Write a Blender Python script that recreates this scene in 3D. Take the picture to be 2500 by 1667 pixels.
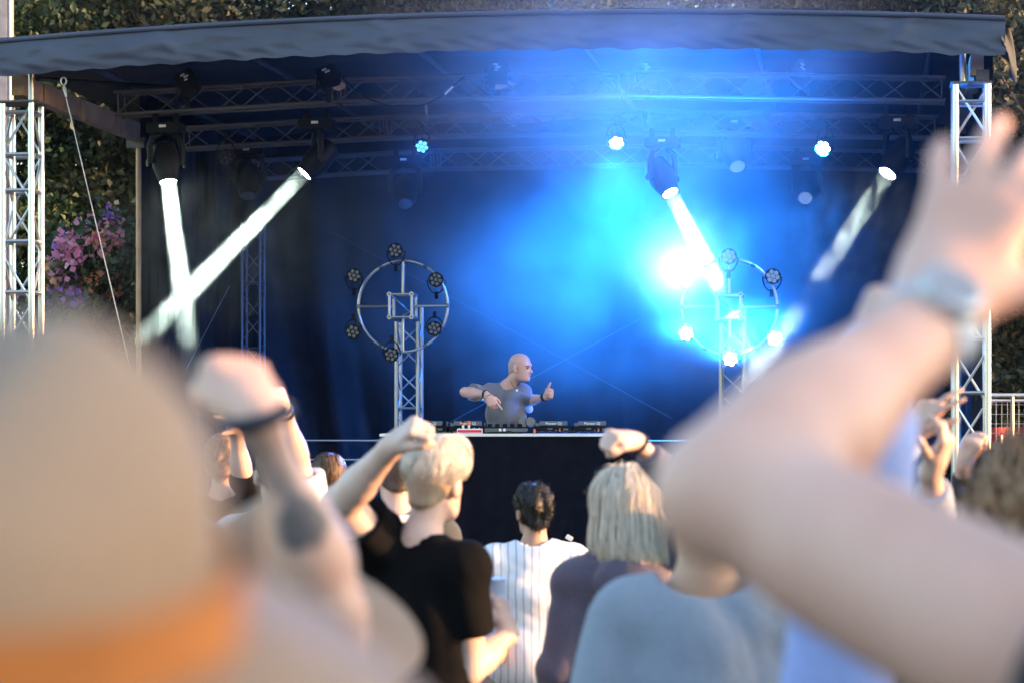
import bpy, bmesh, math, random
import numpy as np
from mathutils import Vector, Matrix, Quaternion

for _o in list(bpy.data.objects):
    bpy.data.objects.remove(_o, do_unlink=True)
SC = bpy.context.scene
COL = SC.collection
rnd = random.Random(7)
nrg = np.random.default_rng(11)
R = math.radians

# ---------------------------------------------------------------- camera
FPX, HX, HY, CAMZ = 5903.0, 1250.0, 1035.0, 1.85
cam_d = bpy.data.cameras.new('camera')
cam = bpy.data.objects.new('camera', cam_d); COL.objects.link(cam)
cam.location = (0, 0, CAMZ); cam.rotation_euler = (R(90), 0, 0)
cam_d.sensor_width = 36.0; cam_d.lens = 85.0
cam_d.shift_y = (HY - 833.5) / 2500.0
cam_d.clip_start = 0.05; cam_d.clip_end = 2000
cam_d.dof.use_dof = True; cam_d.dof.focus_distance = 20.2; cam_d.dof.aperture_fstop = 4.1
SC.camera = cam

# ---------------------------------------------------------------- sky and sun
SUN_AZ, SUN_EL = -5.0, 8.0            # azimuth from +X towards +Y, elevation
w = bpy.data.worlds.new('World'); SC.world = w; w.use_nodes = True
wn = w.node_tree.nodes; wl = w.node_tree.links
sky = wn.new('ShaderNodeTexSky'); sky.sky_type = 'NISHITA'; sky.sun_disc = False
sky.sun_elevation = R(SUN_EL); sky.sun_rotation = R(90 - SUN_AZ)
sky.air_density = 1.0; sky.dust_density = 1.5; sky.ozone_density = 1.5
bg = wn['Background']; bg.inputs['Strength'].default_value = 0.15
wl.new(sky.outputs[0], bg.inputs[0])
sun_d = bpy.data.lights.new('sun', 'SUN'); sun_d.energy = 2.0; sun_d.angle = R(0.6)
sun_d.color = (1.0, 0.52, 0.24)
sun = bpy.data.objects.new('sun', sun_d); COL.objects.link(sun)
_sd = Vector((math.cos(R(SUN_EL)) * math.cos(R(SUN_AZ)), math.cos(R(SUN_EL)) * math.sin(R(SUN_AZ)), math.sin(R(SUN_EL))))
sun.rotation_euler = _sd.to_track_quat('Z', 'Y').to_euler(); sun.location = (30, 0, 20)

# ---------------------------------------------------------------- render
vs = SC.view_settings; vs.view_transform = 'Standard'; vs.look = 'None'; vs.gamma = 1; vs.use_curve_mapping = False
vs.exposure = 2.55
SC.render.engine = 'CYCLES'
cy = SC.cycles
cy.use_denoising = True; cy.denoiser = 'OPENIMAGEDENOISE'; cy.denoising_input_passes = 'RGB_ALBEDO_NORMAL'
cy.use_adaptive_sampling = True; cy.adaptive_threshold = 0.02
cy.max_bounces = 5; cy.diffuse_bounces = 2; cy.glossy_bounces = 2; cy.transmission_bounces = 3
cy.volume_bounces = 0; cy.transparent_max_bounces = 8
cy.caustics_reflective = False; cy.caustics_refractive = False
cy.sample_clamp_indirect = 4.0; cy.sample_clamp_direct = 0.0
cy.volume_step_rate = 1.5; cy.volume_max_steps = 128
cy.use_light_tree = True

# ---------------------------------------------------------------- coordinates
def P(px, py, D):
    """A point of the place, D metres in front of the camera, seen at photograph pixel (px, py)."""
    return Vector(((px - HX) * D / FPX, D, CAMZ + (HY - py) * D / FPX))
TH = R(8.36)
SU = Vector((math.cos(TH), -math.sin(TH), 0)); SV = Vector((math.sin(TH), math.cos(TH), 0)); SZ = Vector((0, 0, 1))
SO = Vector((-0.23, 19.05, 0))
def S(a, b, z):
    """Stage frame: a along the front edge, b towards the back, z up."""
    return SO + SU * a + SV * b + SZ * z
HALF = 3.78
DECK = 0.72

# ---------------------------------------------------------------- materials
def new_mat(name):
    m = bpy.data.materials.new(name); m.use_nodes = True
    return m, m.node_tree.nodes, m.node_tree.links, m.node_tree.nodes['Principled BSDF']
def mat(name, col, rough=0.6, metal=0.0, var=0.15, scale=12.0, bump=0.0, bscale=None, spec=0.5, sheen=0.0, stretch=(1, 1, 1), detail=4.0, col2=None, coord='Object', bdist=0.01):
    m, n, l, b = new_mat(name)
    tc = n.new('ShaderNodeTexCoord'); mp = n.new('ShaderNodeMapping')
    mp.inputs['Scale'].default_value = stretch
    l.new(tc.outputs[coord], mp.inputs['Vector'])
    nz = n.new('ShaderNodeTexNoise'); nz.inputs['Scale'].default_value = scale; nz.inputs['Detail'].default_value = detail
    l.new(mp.outputs[0], nz.inputs['Vector'])
    rp = n.new('ShaderNodeValToRGB')
    c = np.array(col[:3])
    lo = c * (1 - var); hi = np.minimum(c * (1 + var), 1.0) if col2 is None else np.array(col2[:3])
    rp.color_ramp.elements[0].position = 0.3; rp.color_ramp.elements[1].position = 0.7
    rp.color_ramp.elements[0].color = (*lo, 1); rp.color_ramp.elements[1].color = (*hi, 1)
    l.new(nz.outputs['Fac'], rp.inputs[0]); l.new(rp.outputs[0], b.inputs['Base Color'])
    b.inputs['Roughness'].default_value = rough; b.inputs['Metallic'].default_value = metal
    b.inputs['Specular IOR Level'].default_value = spec
    if sheen: b.inputs['Sheen Weight'].default_value = sheen
    if bump:
        nb = n.new('ShaderNodeTexNoise'); nb.inputs['Scale'].default_value = bscale or scale * 4; nb.inputs['Detail'].default_value = 5
        l.new(mp.outputs[0], nb.inputs['Vector'])
        bp = n.new('ShaderNodeBump'); bp.inputs['Strength'].default_value = bump; bp.inputs['Distance'].default_value = bdist
        l.new(nb.outputs['Fac'], bp.inputs['Height']); l.new(bp.outputs[0], b.inputs['Normal'])
    return m
def emit_mat(name, col, strength):
    m, n, l, b = new_mat(name)
    b.inputs['Base Color'].default_value = (0.02, 0.02, 0.02, 1)
    b.inputs['Emission Color'].default_value = (*col, 1); b.inputs['Emission Strength'].default_value = strength
    return m

M = {}
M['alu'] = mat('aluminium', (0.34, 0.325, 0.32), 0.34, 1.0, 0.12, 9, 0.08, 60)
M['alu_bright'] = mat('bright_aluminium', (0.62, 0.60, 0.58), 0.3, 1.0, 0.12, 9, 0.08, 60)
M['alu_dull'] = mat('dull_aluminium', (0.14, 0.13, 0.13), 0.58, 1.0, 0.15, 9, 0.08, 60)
M['beam'] = mat('sun_tinted_beam', (0.42, 0.27, 0.15), 0.5, 0.2, 0.3, 5, 0.15, 30)  # warm low sunlight on beams and posts put into the base colour
M['black_metal'] = mat('black_powder_coat', (0.006, 0.006, 0.007), 0.5, 0.0, 0.3, 20, 0.1, 200, spec=0.12)
M['black_plastic'] = mat('black_plastic', (0.006, 0.006, 0.007), 0.5, 0.0, 0.25, 30, spec=0.12)
M['drape'] = mat('black_drape', (0.006, 0.006, 0.007), 0.7, 0.0, 0.4, 6, 0.25, 40, sheen=0.02, spec=0.12)
M['cloth_black'] = mat('black_table_cloth', (0.0035, 0.005, 0.012), 0.9, 0.0, 0.3, 8, 0.15, 90, spec=0.05)
M['deck'] = mat('deck_board', (0.045, 0.042, 0.04), 0.55, 0.0, 0.4, 7, 0.2, 60)
M['white_edge'] = mat('white_laminate', (0.75, 0.75, 0.76), 0.35, 0.0, 0.05, 8)
M['label'] = mat('white_sticker', (0.75, 0.74, 0.72), 0.6, 0.0, 0.2, 60)
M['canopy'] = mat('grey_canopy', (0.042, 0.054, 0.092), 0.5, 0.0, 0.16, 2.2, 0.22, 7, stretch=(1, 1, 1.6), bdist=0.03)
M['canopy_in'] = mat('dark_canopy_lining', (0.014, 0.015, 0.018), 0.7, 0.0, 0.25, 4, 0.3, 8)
M['glass_dark'] = mat('dark_lens', (0.05, 0.05, 0.06), 0.08, 0.0, 0.2, 30, spec=0.9)
M['lens_off'] = mat('unlit_led_lens', (0.022, 0.022, 0.03), 0.18, 0.0, 0.5, 80, spec=0.6)
M['orange'] = mat('orange_plastic', (0.8, 0.16, 0.03), 0.4, 0.0, 0.1)
M['red'] = mat('red_print', (0.65, 0.02, 0.05), 0.5, 0.0, 0.1)
M['blue_cable'] = mat('blue_cable', (0.012, 0.03, 0.14), 0.5)
M['grey_panel'] = mat('grey_panel', (0.10, 0.105, 0.115), 0.4, 0.2, 0.15)
M['print_white'] = mat('white_print', (0.85, 0.85, 0.85), 0.6, 0.0, 0.02)
M['silver_wire'] = mat('steel_wire', (0.45, 0.42, 0.38), 0.45, 0.8, 0.2)
M['brace'] = mat('dull_brace', (0.06, 0.06, 0.065), 0.7, 0.0, 0.2)

# ---------------------------------------------------------------- objects
def setp(o, label=None, cat=None, group=None, kind=None):
    if label: o['label'] = label
    if cat: o['category'] = cat
    if group: o['group'] = group
    if kind: o['kind'] = kind
    return o
def empty(name, loc, label=None, cat=None, group=None):
    o = bpy.data.objects.new(name, None); COL.objects.link(o)
    o.location = loc; o.empty_display_size = 0.1
    return setp(o, label, cat, group)
def attach(o, parent, wm=None):
    """Parent o without moving it: its world matrix is wm (default: its own basis). Roots carry translation only."""
    base = wm if wm is not None else o.matrix_basis.copy()
    o.parent = parent
    t = Vector((0, 0, 0)); q = parent
    acc = Matrix.Identity(4)
    chain = []
    while q is not None: chain.append(q); q = q.parent
    for q in reversed(chain): acc = acc @ q.matrix_basis
    o.matrix_basis = acc.inverted() @ base
    return o
def mesh_data(name, verts, faces, material=None, smooth=True, angle=35):
    me = bpy.data.meshes.new(name)
    me.from_pydata([tuple(v) for v in verts], [], [tuple(f) for f in faces])
    if material: me.materials.append(material)
    if smooth:
        me.polygons.foreach_set('use_smooth', [True] * len(me.polygons))
        if angle: me.set_sharp_from_angle(angle=R(angle))
    me.update()
    return me
def link(name, me, parent=None, wm=None, **kw):
    o = bpy.data.objects.new(name, me); COL.objects.link(o)
    if wm is not None: o.matrix_basis = wm
    if parent is not None: attach(o, parent, wm if wm is not None else o.matrix_basis.copy())
    return setp(o, **kw)

class MB:
    """Collects verts and faces in world space."""
    def __init__(s): s.v = []; s.f = []
    def add(s, vs_, fs_):
        k = len(s.v); s.v += [Vector(x) for x in vs_]; s.f += [tuple(i + k for i in f) for f in fs_]
    def box(s, c, hx, hy, hz, ax=None, bev=0.0):
        c = Vector(c); X, Y, Z = ax if ax else (Vector((1, 0, 0)), Vector((0, 1, 0)), Vector((0, 0, 1)))
        if bev <= 0:
            s.add([c + X * (hx * i) + Y * (hy * j) + Z * (hz * k) for i, j, k in ((-1, -1, -1), (1, -1, -1), (1, 1, -1), (-1, 1, -1), (-1, -1, 1), (1, -1, 1), (1, 1, 1), (-1, 1, 1))],
                  [(3, 2, 1, 0), (4, 5, 6, 7), (0, 1, 5, 4), (1, 2, 6, 5), (2, 3, 7, 6), (3, 0, 4, 7)])
        else:
            bm = bmesh.new(); bmesh.ops.create_cube(bm, size=2.0)
            for v in bm.verts: v.co = Vector((v.co.x * hx, v.co.y * hy, v.co.z * hz))
            bmesh.ops.bevel(bm, geom=bm.edges[:], offset=bev, segments=2, affect='EDGES')
            bm.verts.index_update()
            s.add([c + X * v.co.x + Y * v.co.y + Z * v.co.z for v in bm.verts], [[v.index for v in f.verts] for f in bm.faces]); bm.free()
    def tube(s, pts, r, n=8, caps=True):
        pts = [Vector(p) for p in pts]; rs = r if isinstance(r, (list, tuple)) else [r] * len(pts)
        k0 = len(s.v); prev = None
        for i, p in enumerate(pts):
            d = (pts[min(i + 1, len(pts) - 1)] - pts[max(i - 1, 0)]).normalized()
            if prev is None:
                u = d.orthogonal().normalized()
            else:
                u = (prev - d * prev.dot(d)).normalized()
            prev = u; v = d.cross(u)
            for j in range(n):
                a = 2 * math.pi * j / n
                s.v.append(p + (u * math.cos(a) + v * math.sin(a)) * rs[i])
        for i in range(len(pts) - 1):
            for j in range(n):
                a = k0 + i * n + j; b = k0 + i * n + (j + 1) % n
                s.f.append((a, b, b + n, a + n))
        if caps:
            s.f.append(tuple(k0 + j for j in reversed(range(n)))); s.f.append(tuple(k0 + (len(pts) - 1) * n + j for j in range(n)))
    def lathe(s, prof, c, axis, n=20, ref=None):
        """prof: (distance along axis, radius)"""
        c = Vector(c); d = Vector(axis).normalized()
        u = (Vector(ref) - d * Vector(ref).dot(d)).normalized() if ref is not None else d.orthogonal().normalized(); v = d.cross(u)
        k0 = len(s.v)
        for (t, r) in prof:
            for j in range(n):
                a = 2 * math.pi * j / n
                s.v.append(c + d * t + (u * math.cos(a) + v * math.sin(a)) * r)
        for i in range(len(prof) - 1):
            for j in range(n):
                a = k0 + i * n + j; b = k0 + i * n + (j + 1) % n
                s.f.append((a, b, b + n, a + n))
        s.f.append(tuple(k0 + j for j in reversed(range(n)))); s.f.append(tuple(k0 + (len(prof) - 1) * n + j for j in range(n)))
    def grid(s, fn, nu, nv, flip=False):
        k0 = len(s.v)
        for i in range(nu + 1):
            for j in range(nv + 1):
                s.v.append(Vector(fn(i / nu, j / nv)))
        for i in range(nu):
            for j in range(nv):
                a = k0 + i * (nv + 1) + j
                q = (a, a + nv + 1, a + nv + 2, a + 1)
                s.f.append(q[::-1] if flip else q)
    def obj(s, name, material, parent=None, loc=None, smooth=True, angle=35, **kw):
        if loc is None:
            if parent is not None: loc = parent.matrix_basis.translation.copy() if parent.parent is None else Vector((0, 0, 0))
            else:
                xs = [v.x for v in s.v]; ys = [v.y for v in s.v]; zs = [v.z for v in s.v]
                loc = Vector(((min(xs) + max(xs)) / 2, (min(ys) + max(ys)) / 2, min(zs)))
        loc = Vector(loc)
        me = mesh_data(name, [v - loc for v in s.v], s.f, material, smooth, angle)
        return link(name, me, parent, Matrix.Translation(loc), **kw)

_unit = {}
def unit_tube(material, n=10):
    key = (material.name, n)
    if key not in _unit:
        b = MB(); b.tube([(0, 0, 0), (0, 0, 1)], 1.0, n)
        _unit[key] = mesh_data('tube', b.v, b.f, material)
    return _unit[key]
def bar(name, a, b, r, material, parent, n=10, **kw):
    a = Vector(a); b = Vector(b); d = b - a
    q = d.to_track_quat('Z', 'Y')
    wm = Matrix.Translation(a) @ q.to_matrix().to_4x4() @ Matrix.Diagonal((r, r, d.length, 1))
    return link(name, unit_tube(material, n), parent, wm, **kw)

def truss(name, A, B, size, side, material, label, cat='truss', group=None, cr=0.025, br=0.009, pitch=0.28, faces=(0, 1, 2, 3), phase=0, rungs=True, n=10, rung_r=None, root=None):
    """Four-chord box truss from A to B; `side` is one cross direction."""
    A = Vector(A); B = Vector(B); d = (B - A); L = d.length; d.normalize()
    s1 = (Vector(side) - d * Vector(side).dot(d)).normalized(); s2 = d.cross(s1)
    if root is None: root = empty(name, A, label, cat, group)
    h = size / 2
    cs = [s1 * -h + s2 * -h, s1 * h + s2 * -h, s1 * h + s2 * h, s1 * -h + s2 * h]
    for c in cs: bar('chord', A + c, B + c, cr, material, root, n)
    k = max(1, round(L / pitch)); step = L / k
    for fi in faces:
        c0, c1 = cs[fi], cs[(fi + 1) % 4]
        for i in range(k):
            p0, p1 = (c0, c1) if (i + phase + fi) % 2 == 0 else (c1, c0)
            bar('brace', A + d * (i * step + 0.01) + p0, A + d * ((i + 1) * step - 0.01) + p1, br, material, root, 6)
        if rungs:
            for t in ((0.03, L - 0.03) if rungs is True else rungs):
                bar('brace', A + d * t + c0, A + d * t + c1, rung_r or br, material, root, 8)
    return root
# ================================================================ ground
_gm = mat('paved_ground', (0.06, 0.057, 0.052), 0.85, 0, 0.35, 0.8, 0.3, 30)
g = MB(); g.grid(lambda u, v: (-400 + 800 * u, -60 + 900 * v, 0), 8, 8)
g.obj('ground', _gm, loc=(0, 0, 0), kind='structure')

# ================================================================ stage platform
pl = empty('stage_platform', S(0, 0, 0), 'low black stage platform with deck boards and a pale front edge', 'stage')
nb = 8
for i in range(nb):
    a0 = -HALF - 0.15 + i * (2 * HALF + 0.3) / nb; wd = (2 * HALF + 0.3) / nb
    for j in range(3):
        b = MB(); b.box(S(a0 + wd / 2, 0.35 + j * 2.05 + 1.02 - 0.3, DECK - 0.02), wd / 2 - 0.003, 1.02, 0.02, (SU, SV, SZ))
        b.obj('deck_board', M['deck'], pl)
b = MB(); b.box(S(0, 0.035, DECK - 0.06), HALF + 0.16, 0.014, 0.055, (SU, SV, SZ)); b.obj('front_rail', M['alu_dull'], pl)
b = MB()
b.grid(lambda u, v: S(-HALF - 0.15 + u * (2 * HALF + 0.3), 0.09 + 0.025 * math.sin(u * 190) * (1 - 0.4 * v), v * (DECK - 0.1)), 160, 4)
b.obj('skirt', M['drape'], pl)
for aa in (-3.7, -1.9, 0, 1.9, 3.7):
    for bb in (0.3, 3.2, 6.1):
        bar('leg', S(aa, bb, 0), S(aa, bb, DECK - 0.05), 0.024, M['alu_dull'], pl, 8)

# ================================================================ corner towers
tl = truss('truss_tower', S(-HALF, 0, 0.0), S(-HALF, 0, 4.43), 0.24, SU, M['alu_bright'],
           'silver box truss tower beside the flowering shrub at the stage edge', 'truss tower', 'corner truss towers', 0.0275, 0.011, 0.41,
           rungs=[0.04 + 0.41 * i for i in range(10)] + [4.02, 4.36], rung_r=0.017, n=16)
b = MB(); b.box(S(-HALF, 0, 4.445), 0.175, 0.165, 0.006, (SU, SV, SZ)); b.obj('cap_plate', M['alu_dull'], tl)
bar('stub_pole', S(-HALF + 0.12, -0.12, 4.43), S(-HALF + 0.12, -0.12, 4.66), 0.024, M['alu'], tl, 14)
tr = truss('truss_tower', S(HALF, 0, 0.0), S(HALF, 0, 4.43), 0.24, SU, M['alu_bright'],
           'silver box truss tower under the folded canopy corner, beside the mesh fence', 'truss tower', 'corner truss towers', 0.0275, 0.011, 0.41,
           rungs=[0.04 + 0.41 * i for i in range(10)] + [4.02, 4.30], rung_r=0.015, n=16, phase=1)
b = MB(); b.box(S(HALF, 0, 4.445), 0.155, 0.155, 0.006, (SU, SV, SZ)); b.obj('cap_plate', M['alu_dull'], tr)
bar('stub_pole', S(HALF - 0.06, 0.02, 4.44), S(HALF - 0.06, 0.02, 4.72), 0.026, M['alu'], tr, 14)
b = MB(); b.box(S(HALF + 0.1, 0.1, 4.58), 0.07, 0.05, 0.13, (SU, SV, SZ), 0.008); b.obj('sleeve_block', M['black_metal'], tr)
b = MB(); b.box(S(HALF + 0.09, 0.03, 4.52), 0.05, 0.012, 0.04, (SU, SV, SZ)); b.obj('bracket', M['alu_dull'], tr)

# ================================================================ roof canopy
def arch(a):            # rise of the arched roof above its ends
    return 0.15 * (1 - (a / 4.3) ** 2)
rc = empty('roof_canopy', S(0, 0, 4.6), 'grey fabric stage roof with a wrinkled hanging front valance', 'canopy')
def wr(a, v):           # wrinkles of the valance, metres out of the plane
    t = 0.0
    t += 0.012 * math.sin(5.1 * a + 2.2 * math.sin(1.7 * a)) * math.sin(3.1 * v)
    t += 0.016 * math.sin(11.0 * a + 5.0 * v + 2 * math.sin(2.3 * a + 1)) * math.exp(-((v - 0.72) / 0.18) ** 2)
    t += 0.012 * math.sin(7.0 * a - 7.0 * v + 3 * math.sin(1.1 * a)) * math.exp(-((v - 0.38) / 0.22) ** 2)
    t += 0.009 * math.sin(23 * a - 9 * v + 2 * math.sin(5 * a)) * math.exp(-((v - 0.66) / 0.16) ** 2) * (0.5 + 0.5 * math.sin(1.3 * a + 0.6))
    t += 0.008 * math.sin(17 * a + 14 * v + 2 * math.sin(3.3 * a)) * math.exp(-((v - 0.2) / 0.15) ** 2)
    for a0, sgn in ((-0.85, 1), (0.5, 1), (2.05, -1), (-2.6, 1), (3.3, -1)):      # broad pulls running down from the roof bars
        d = a - a0 - sgn * 0.22 * (1 - v) - 0.05
        t += 0.03 * math.exp(-(d / 0.07) ** 2) * v ** 0.6 * (1 - v) ** 0.15 - 0.014 * math.exp(-((d - sgn * 0.13) / 0.09) ** 2)
    return t
AL, AR = -4.35, 4.02
def fas(u, v):
    a = AL + (AR - AL) * u
    zt = 4.865 + arch(a); zb = 4.575 + arch(a) + 0.012 * abs(math.sin(a * 5.2)) ** 0.5 - 0.006 * math.sin(a * 23)
    bulge = 0.05 * math.sin(math.pi * v) * (0.6 + 0.4 * math.sin(1.4 * a))
    return S(a, -0.34 - 0.5 * bulge - 0.55 * wr(a, v) - 0.02 * (1 - v), zb + (zt - zb) * v)
b = MB(); b.grid(fas, 420, 26, True)
vf = b.obj('valance', M['canopy'], rc, angle=None)
b = MB(); b.tube([S(AL + (AR - AL) * i / 60, -0.345, 4.87 + arch(AL + (AR - AL) * i / 60)) for i in range(61)], 0.022, 10)
b.obj('edge_tube', M['canopy'], rc)
b = MB(); b.tube([S(AL + 0.1 + (AR - AL - 0.2) * i / 60, -0.22, 4.76 + arch(AL + (AR - AL) * i / 60)) for i in range(61)], 0.016, 8)
b.obj('keder_tube', M['black_metal'], rc)
b = MB()
b.grid(lambda u, v: S(AL + (AR - AL) * u, -0.24 + 6.86 * v, 4.905 + arch(AL + (AR - AL) * u) + 0.09 * math.sin(math.pi * v)
                      - 0.035 * math.sin(math.pi * ((v * 5) % 1.0)) * 0.6 + 0.012 * math.sin(u * 40 + 6 * v)), 80, 60, True)
b.grid(lambda u, v: S(AL + (AR - AL) * u, -0.23 + 6.83 * v, 4.885 + arch(AL + (AR - AL) * u) + 0.09 * math.sin(math.pi * v)
                      - 0.035 * math.sin(math.pi * ((v * 5) % 1.0)) * 0.6 + 0.012 * math.sin(u * 40 + 6 * v)), 80, 60)
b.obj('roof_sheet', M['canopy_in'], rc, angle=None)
# folded fabric at the canopy corner
b = MB()
def cor(u, v):
    ang = u * 1.5; rr = 0.10 + 0.03 * math.sin(3.1 * v)
    return S(AR - 0.03 + rr * math.sin(ang) + 0.02 * math.sin(v * 5 + u * 6) * u, -0.34 + 0.42 * u * u + rr * (1 - math.cos(ang)) + 0.04 * math.sin(v * 9 + u * 4),
             4.56 - 0.10 * u * math.sin(v * 3.1) - 0.08 * u + (0.30 - 0.07 * u) * v + arch(AR))
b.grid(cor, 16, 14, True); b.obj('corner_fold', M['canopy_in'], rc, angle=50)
for a0 in (-3.5, -2.1, -0.7, 0.7, 2.1, 3.5):
    bar('rafter', S(a0, -0.2, 4.80 + arch(a0)), S(a0, 6.5, 4.86 + arch(a0)), 0.024, M['alu_dull'], rc, 8)
bar('rafter', S(-3.6, -0.15, 4.62), S(-2.9, 2.0, 4.82), 0.02, M['black_metal'], rc, 8)

# side beams that carry the roof
for sgn, lab in ((-1, 'roof beam with warm sunlight painted in, running back from the tower near the flowers'), (1, 'roof beam with warm sunlight painted in, behind the tower under the canopy corner')):
    b = MB(); b.box(S(sgn * (HALF + 0.05), 1.62, 4.60), 0.05, 1.6, 0.085, (SU, SV, SZ), 0.006)
    rb = b.obj('roof_beam', M['beam'], label=lab, cat='beam', group='side roof beams')
    for bb in (0.55, 1.5, 2.5):
        c = MB(); c.box(S(sgn * (HALF + 0.05) - sgn * 0.056, bb, 4.58), 0.006, 0.05, 0.09, (SU, SV, SZ)); c.obj('strap', M['beam'], rb)
    c = MB(); c.box(S(sgn * (HALF + 0.05), 3.27, 4.5), 0.09, 0.05, 0.05, (SU, SV, SZ), 0.006); c.obj('bracket', M['alu_dull'], rb)
    b = MB(); b.tube([S(sgn * (HALF + 0.03), 3.26, 0.0), S(sgn * (HALF + 0.03), 3.26, 4.46)], 0.026, 14)
    b.tube([S(sgn * (HALF + 0.03), 3.26, 2.60), S(sgn * (HALF + 0.03), 3.26, 2.66)], 0.036, 14)
    b.obj('support_pole', M['beam'], label=('slim round post at the edge of the black side drape near the flowers' if sgn < 0 else 'slim round post behind the tower beside the mesh fence'), cat='post', group='roof posts')

# ================================================================ drapes
def fold(x, seed, amp=0.05):
    return amp * (math.sin(9 * x + seed) + 0.6 * math.sin(17 * x + 1.7 * seed) + 0.4 * math.sin(31 * x + 3 * seed))
b = MB()
b.grid(lambda u, v: S(-HALF - 0.02 + fold(3.3 + 3.1 * u, 0.5, 0.035), 3.35 + 3.1 * u, DECK - 0.5 + (5.02 - DECK + 0.5) * v), 120, 10)
b.obj('side_drape', M['drape'], label='black side drape hanging behind the crossing white beams', cat='drape')
b = MB()
b.grid(lambda u, v: S(HALF + 0.12 + fold(3.3 + 5.8 * u, 1.5, 0.03), 0.55 + 5.9 * u, 0.05 + 4.9 * v), 160, 10)
b.obj('side_drape', M['drape'], label='black side drape closing the stage behind the tower beside the mesh fence', cat='drape')
def back(u, v):
    a = -HALF + 2 * HALF * u; h = 1 - v
    lean = 0.62 * h * h * math.exp(-((a + 2.9) / 1.5) ** 2)                      # the cloth is pulled sideways near the left end
    s_ = a - lean
    k = math.exp(-((a + 2.3) / 1.3) ** 2)
    d = fold(s_ * 0.55, 2.0, 0.028) + k * (0.085 * math.sin(8.3 * s_ + 0.6 * math.sin(3 * h)) + 0.06 * abs(math.sin(5.1 * s_ + 1)) ** 3) * (0.35 + 0.65 * h)
    d += 0.012 * math.sin(2.2 * a + 9 * v + math.sin(4 * a))
    return S(a, 6.45 - d, DECK - 0.02 + (5.10 - DECK) * v)
b = MB(); b.grid(back, 420, 60)
b.obj('back_drape', M['drape'], label='large black drape across the back of the stage, pulled into folds at one end', cat='drape', angle=None)

# ================================================================ roof trusses
TR = []
TRS = [(1.1, 4.66, 'nearest'), (3.1, 4.60, 'middle'), (5.7, 4.58, 'rearmost')]
for bb, zt, wd in TRS:
    lo = 0.19
    rise = 0.0
    t = empty('roof_truss', S(-HALF + 0.2, bb, zt), wd + ' of the three silver lighting trusses spanning under the roof', 'truss', 'roof lighting trusses')
    segs = [(-HALF + 0.45, -1.4), (-1.4, 1.0), (1.0, HALF - 0.15)]
    for i, (a0, a1) in enumerate(segs):
        z0 = zt - 0.10 + arch(a0) - 0.05; z1 = zt - 0.10 + arch(a1) - 0.05
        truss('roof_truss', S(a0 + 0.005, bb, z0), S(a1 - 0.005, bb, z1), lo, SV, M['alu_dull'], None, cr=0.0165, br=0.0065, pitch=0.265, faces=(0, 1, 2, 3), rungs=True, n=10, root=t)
    TR.append(t)
def truss_bottom(a, bb):
    zt = min(TRS, key=lambda t: abs(t[0] - bb))[1]
    return zt - 0.10 + arch(a) - 0.05 - 0.112

# rear corner truss pole and thin vertical pole
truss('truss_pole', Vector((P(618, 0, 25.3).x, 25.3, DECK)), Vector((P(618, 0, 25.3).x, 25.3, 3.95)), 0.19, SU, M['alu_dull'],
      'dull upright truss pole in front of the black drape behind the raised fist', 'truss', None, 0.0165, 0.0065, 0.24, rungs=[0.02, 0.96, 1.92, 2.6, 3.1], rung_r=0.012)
b = MB(); q = P(348, 430, 23.4); b.tube([(q.x, q.y, DECK), (q.x, q.y, q.z)], 0.015, 10); b.obj('stand_pole', M['alu'], label='thin bare metal pole before the side drape beside the crossing beams', cat='pole')

# guard rail at the back of the stage
gr = empty('guard_rail', S(0, 4.6, DECK), 'thin steel guard rail along the back of the stage', 'railing')
for z in (1.69, 1.50, 1.385):
    bar('rail_bar', S(-2.75, 4.6, z), S(2.9, 4.6, z), 0.0115, M['alu'], gr, 10)
for a0 in (-2.75, -1.0, 0.9, 2.9):
    bar('rail_post', S(a0, 4.62, DECK), S(a0, 4.62, 1.70), 0.018, M['alu'], gr, 10)

# bracing wires at the back wall
for (x0, y0, x1, y1, r, lab) in ((807, 565, 1640, 1020, 0.0018, 'thin bracing wire falling from the folded drape behind the performer'),
                                (1095, 1032, 1560, 780, 0.0038, 'straight bracing tube rising behind the shoulders of the performer')):
    b = MB(); b.tube([P(x0, y0, 25.0), P(x1, y1, 24.6)], r, 8); b.obj('bracing_wire', M['brace'], label=lab, cat='wire', group='back wall bracing')
b = MB(); b.tube([P(1142, 972, 23.2), P(1186, 976, 23.2)], 0.016, 8); b.obj('spare_tube', M['alu'], label='short horizontal tube behind the elbow of the performer', cat='tube')

# guy wire with shackle
sh = empty('guy_wire', P(155, 205, 19.3), 'slack guy wire with a shackle hanging from the canopy edge', 'wire')
bar('cable', P(158, 224, 19.3), P(318, 900, 18.4), 0.0042, M['silver_wire'], sh, 8)
b = MB()
b.tube([P(155, 190, 19.3) + Vector((0.022 * math.cos(t), 0, 0.03 * math.sin(t) - 0.03)) for t in [i * 2 * math.pi / 12 for i in range(13)]], 0.007, 8, False)
b.obj('shackle', M['silver_wire'], sh)
b = MB(); b.lathe([(0, 0.012), (0.05, 0.014), (0.1, 0.008)], P(156, 212, 19.3), P(318, 900, 18.4) - P(158, 224, 19.3), 10); b.obj('turnbuckle', M['silver_wire'], sh)
# second thin wire near the beams
b = MB(); b.tube([P(560, 700, 23.8), P(455, 900, 22.6)], 0.003, 6); b.obj('wire', M['silver_wire'], label='hair thin wire slanting behind the crossing beams', cat='wire')

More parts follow.
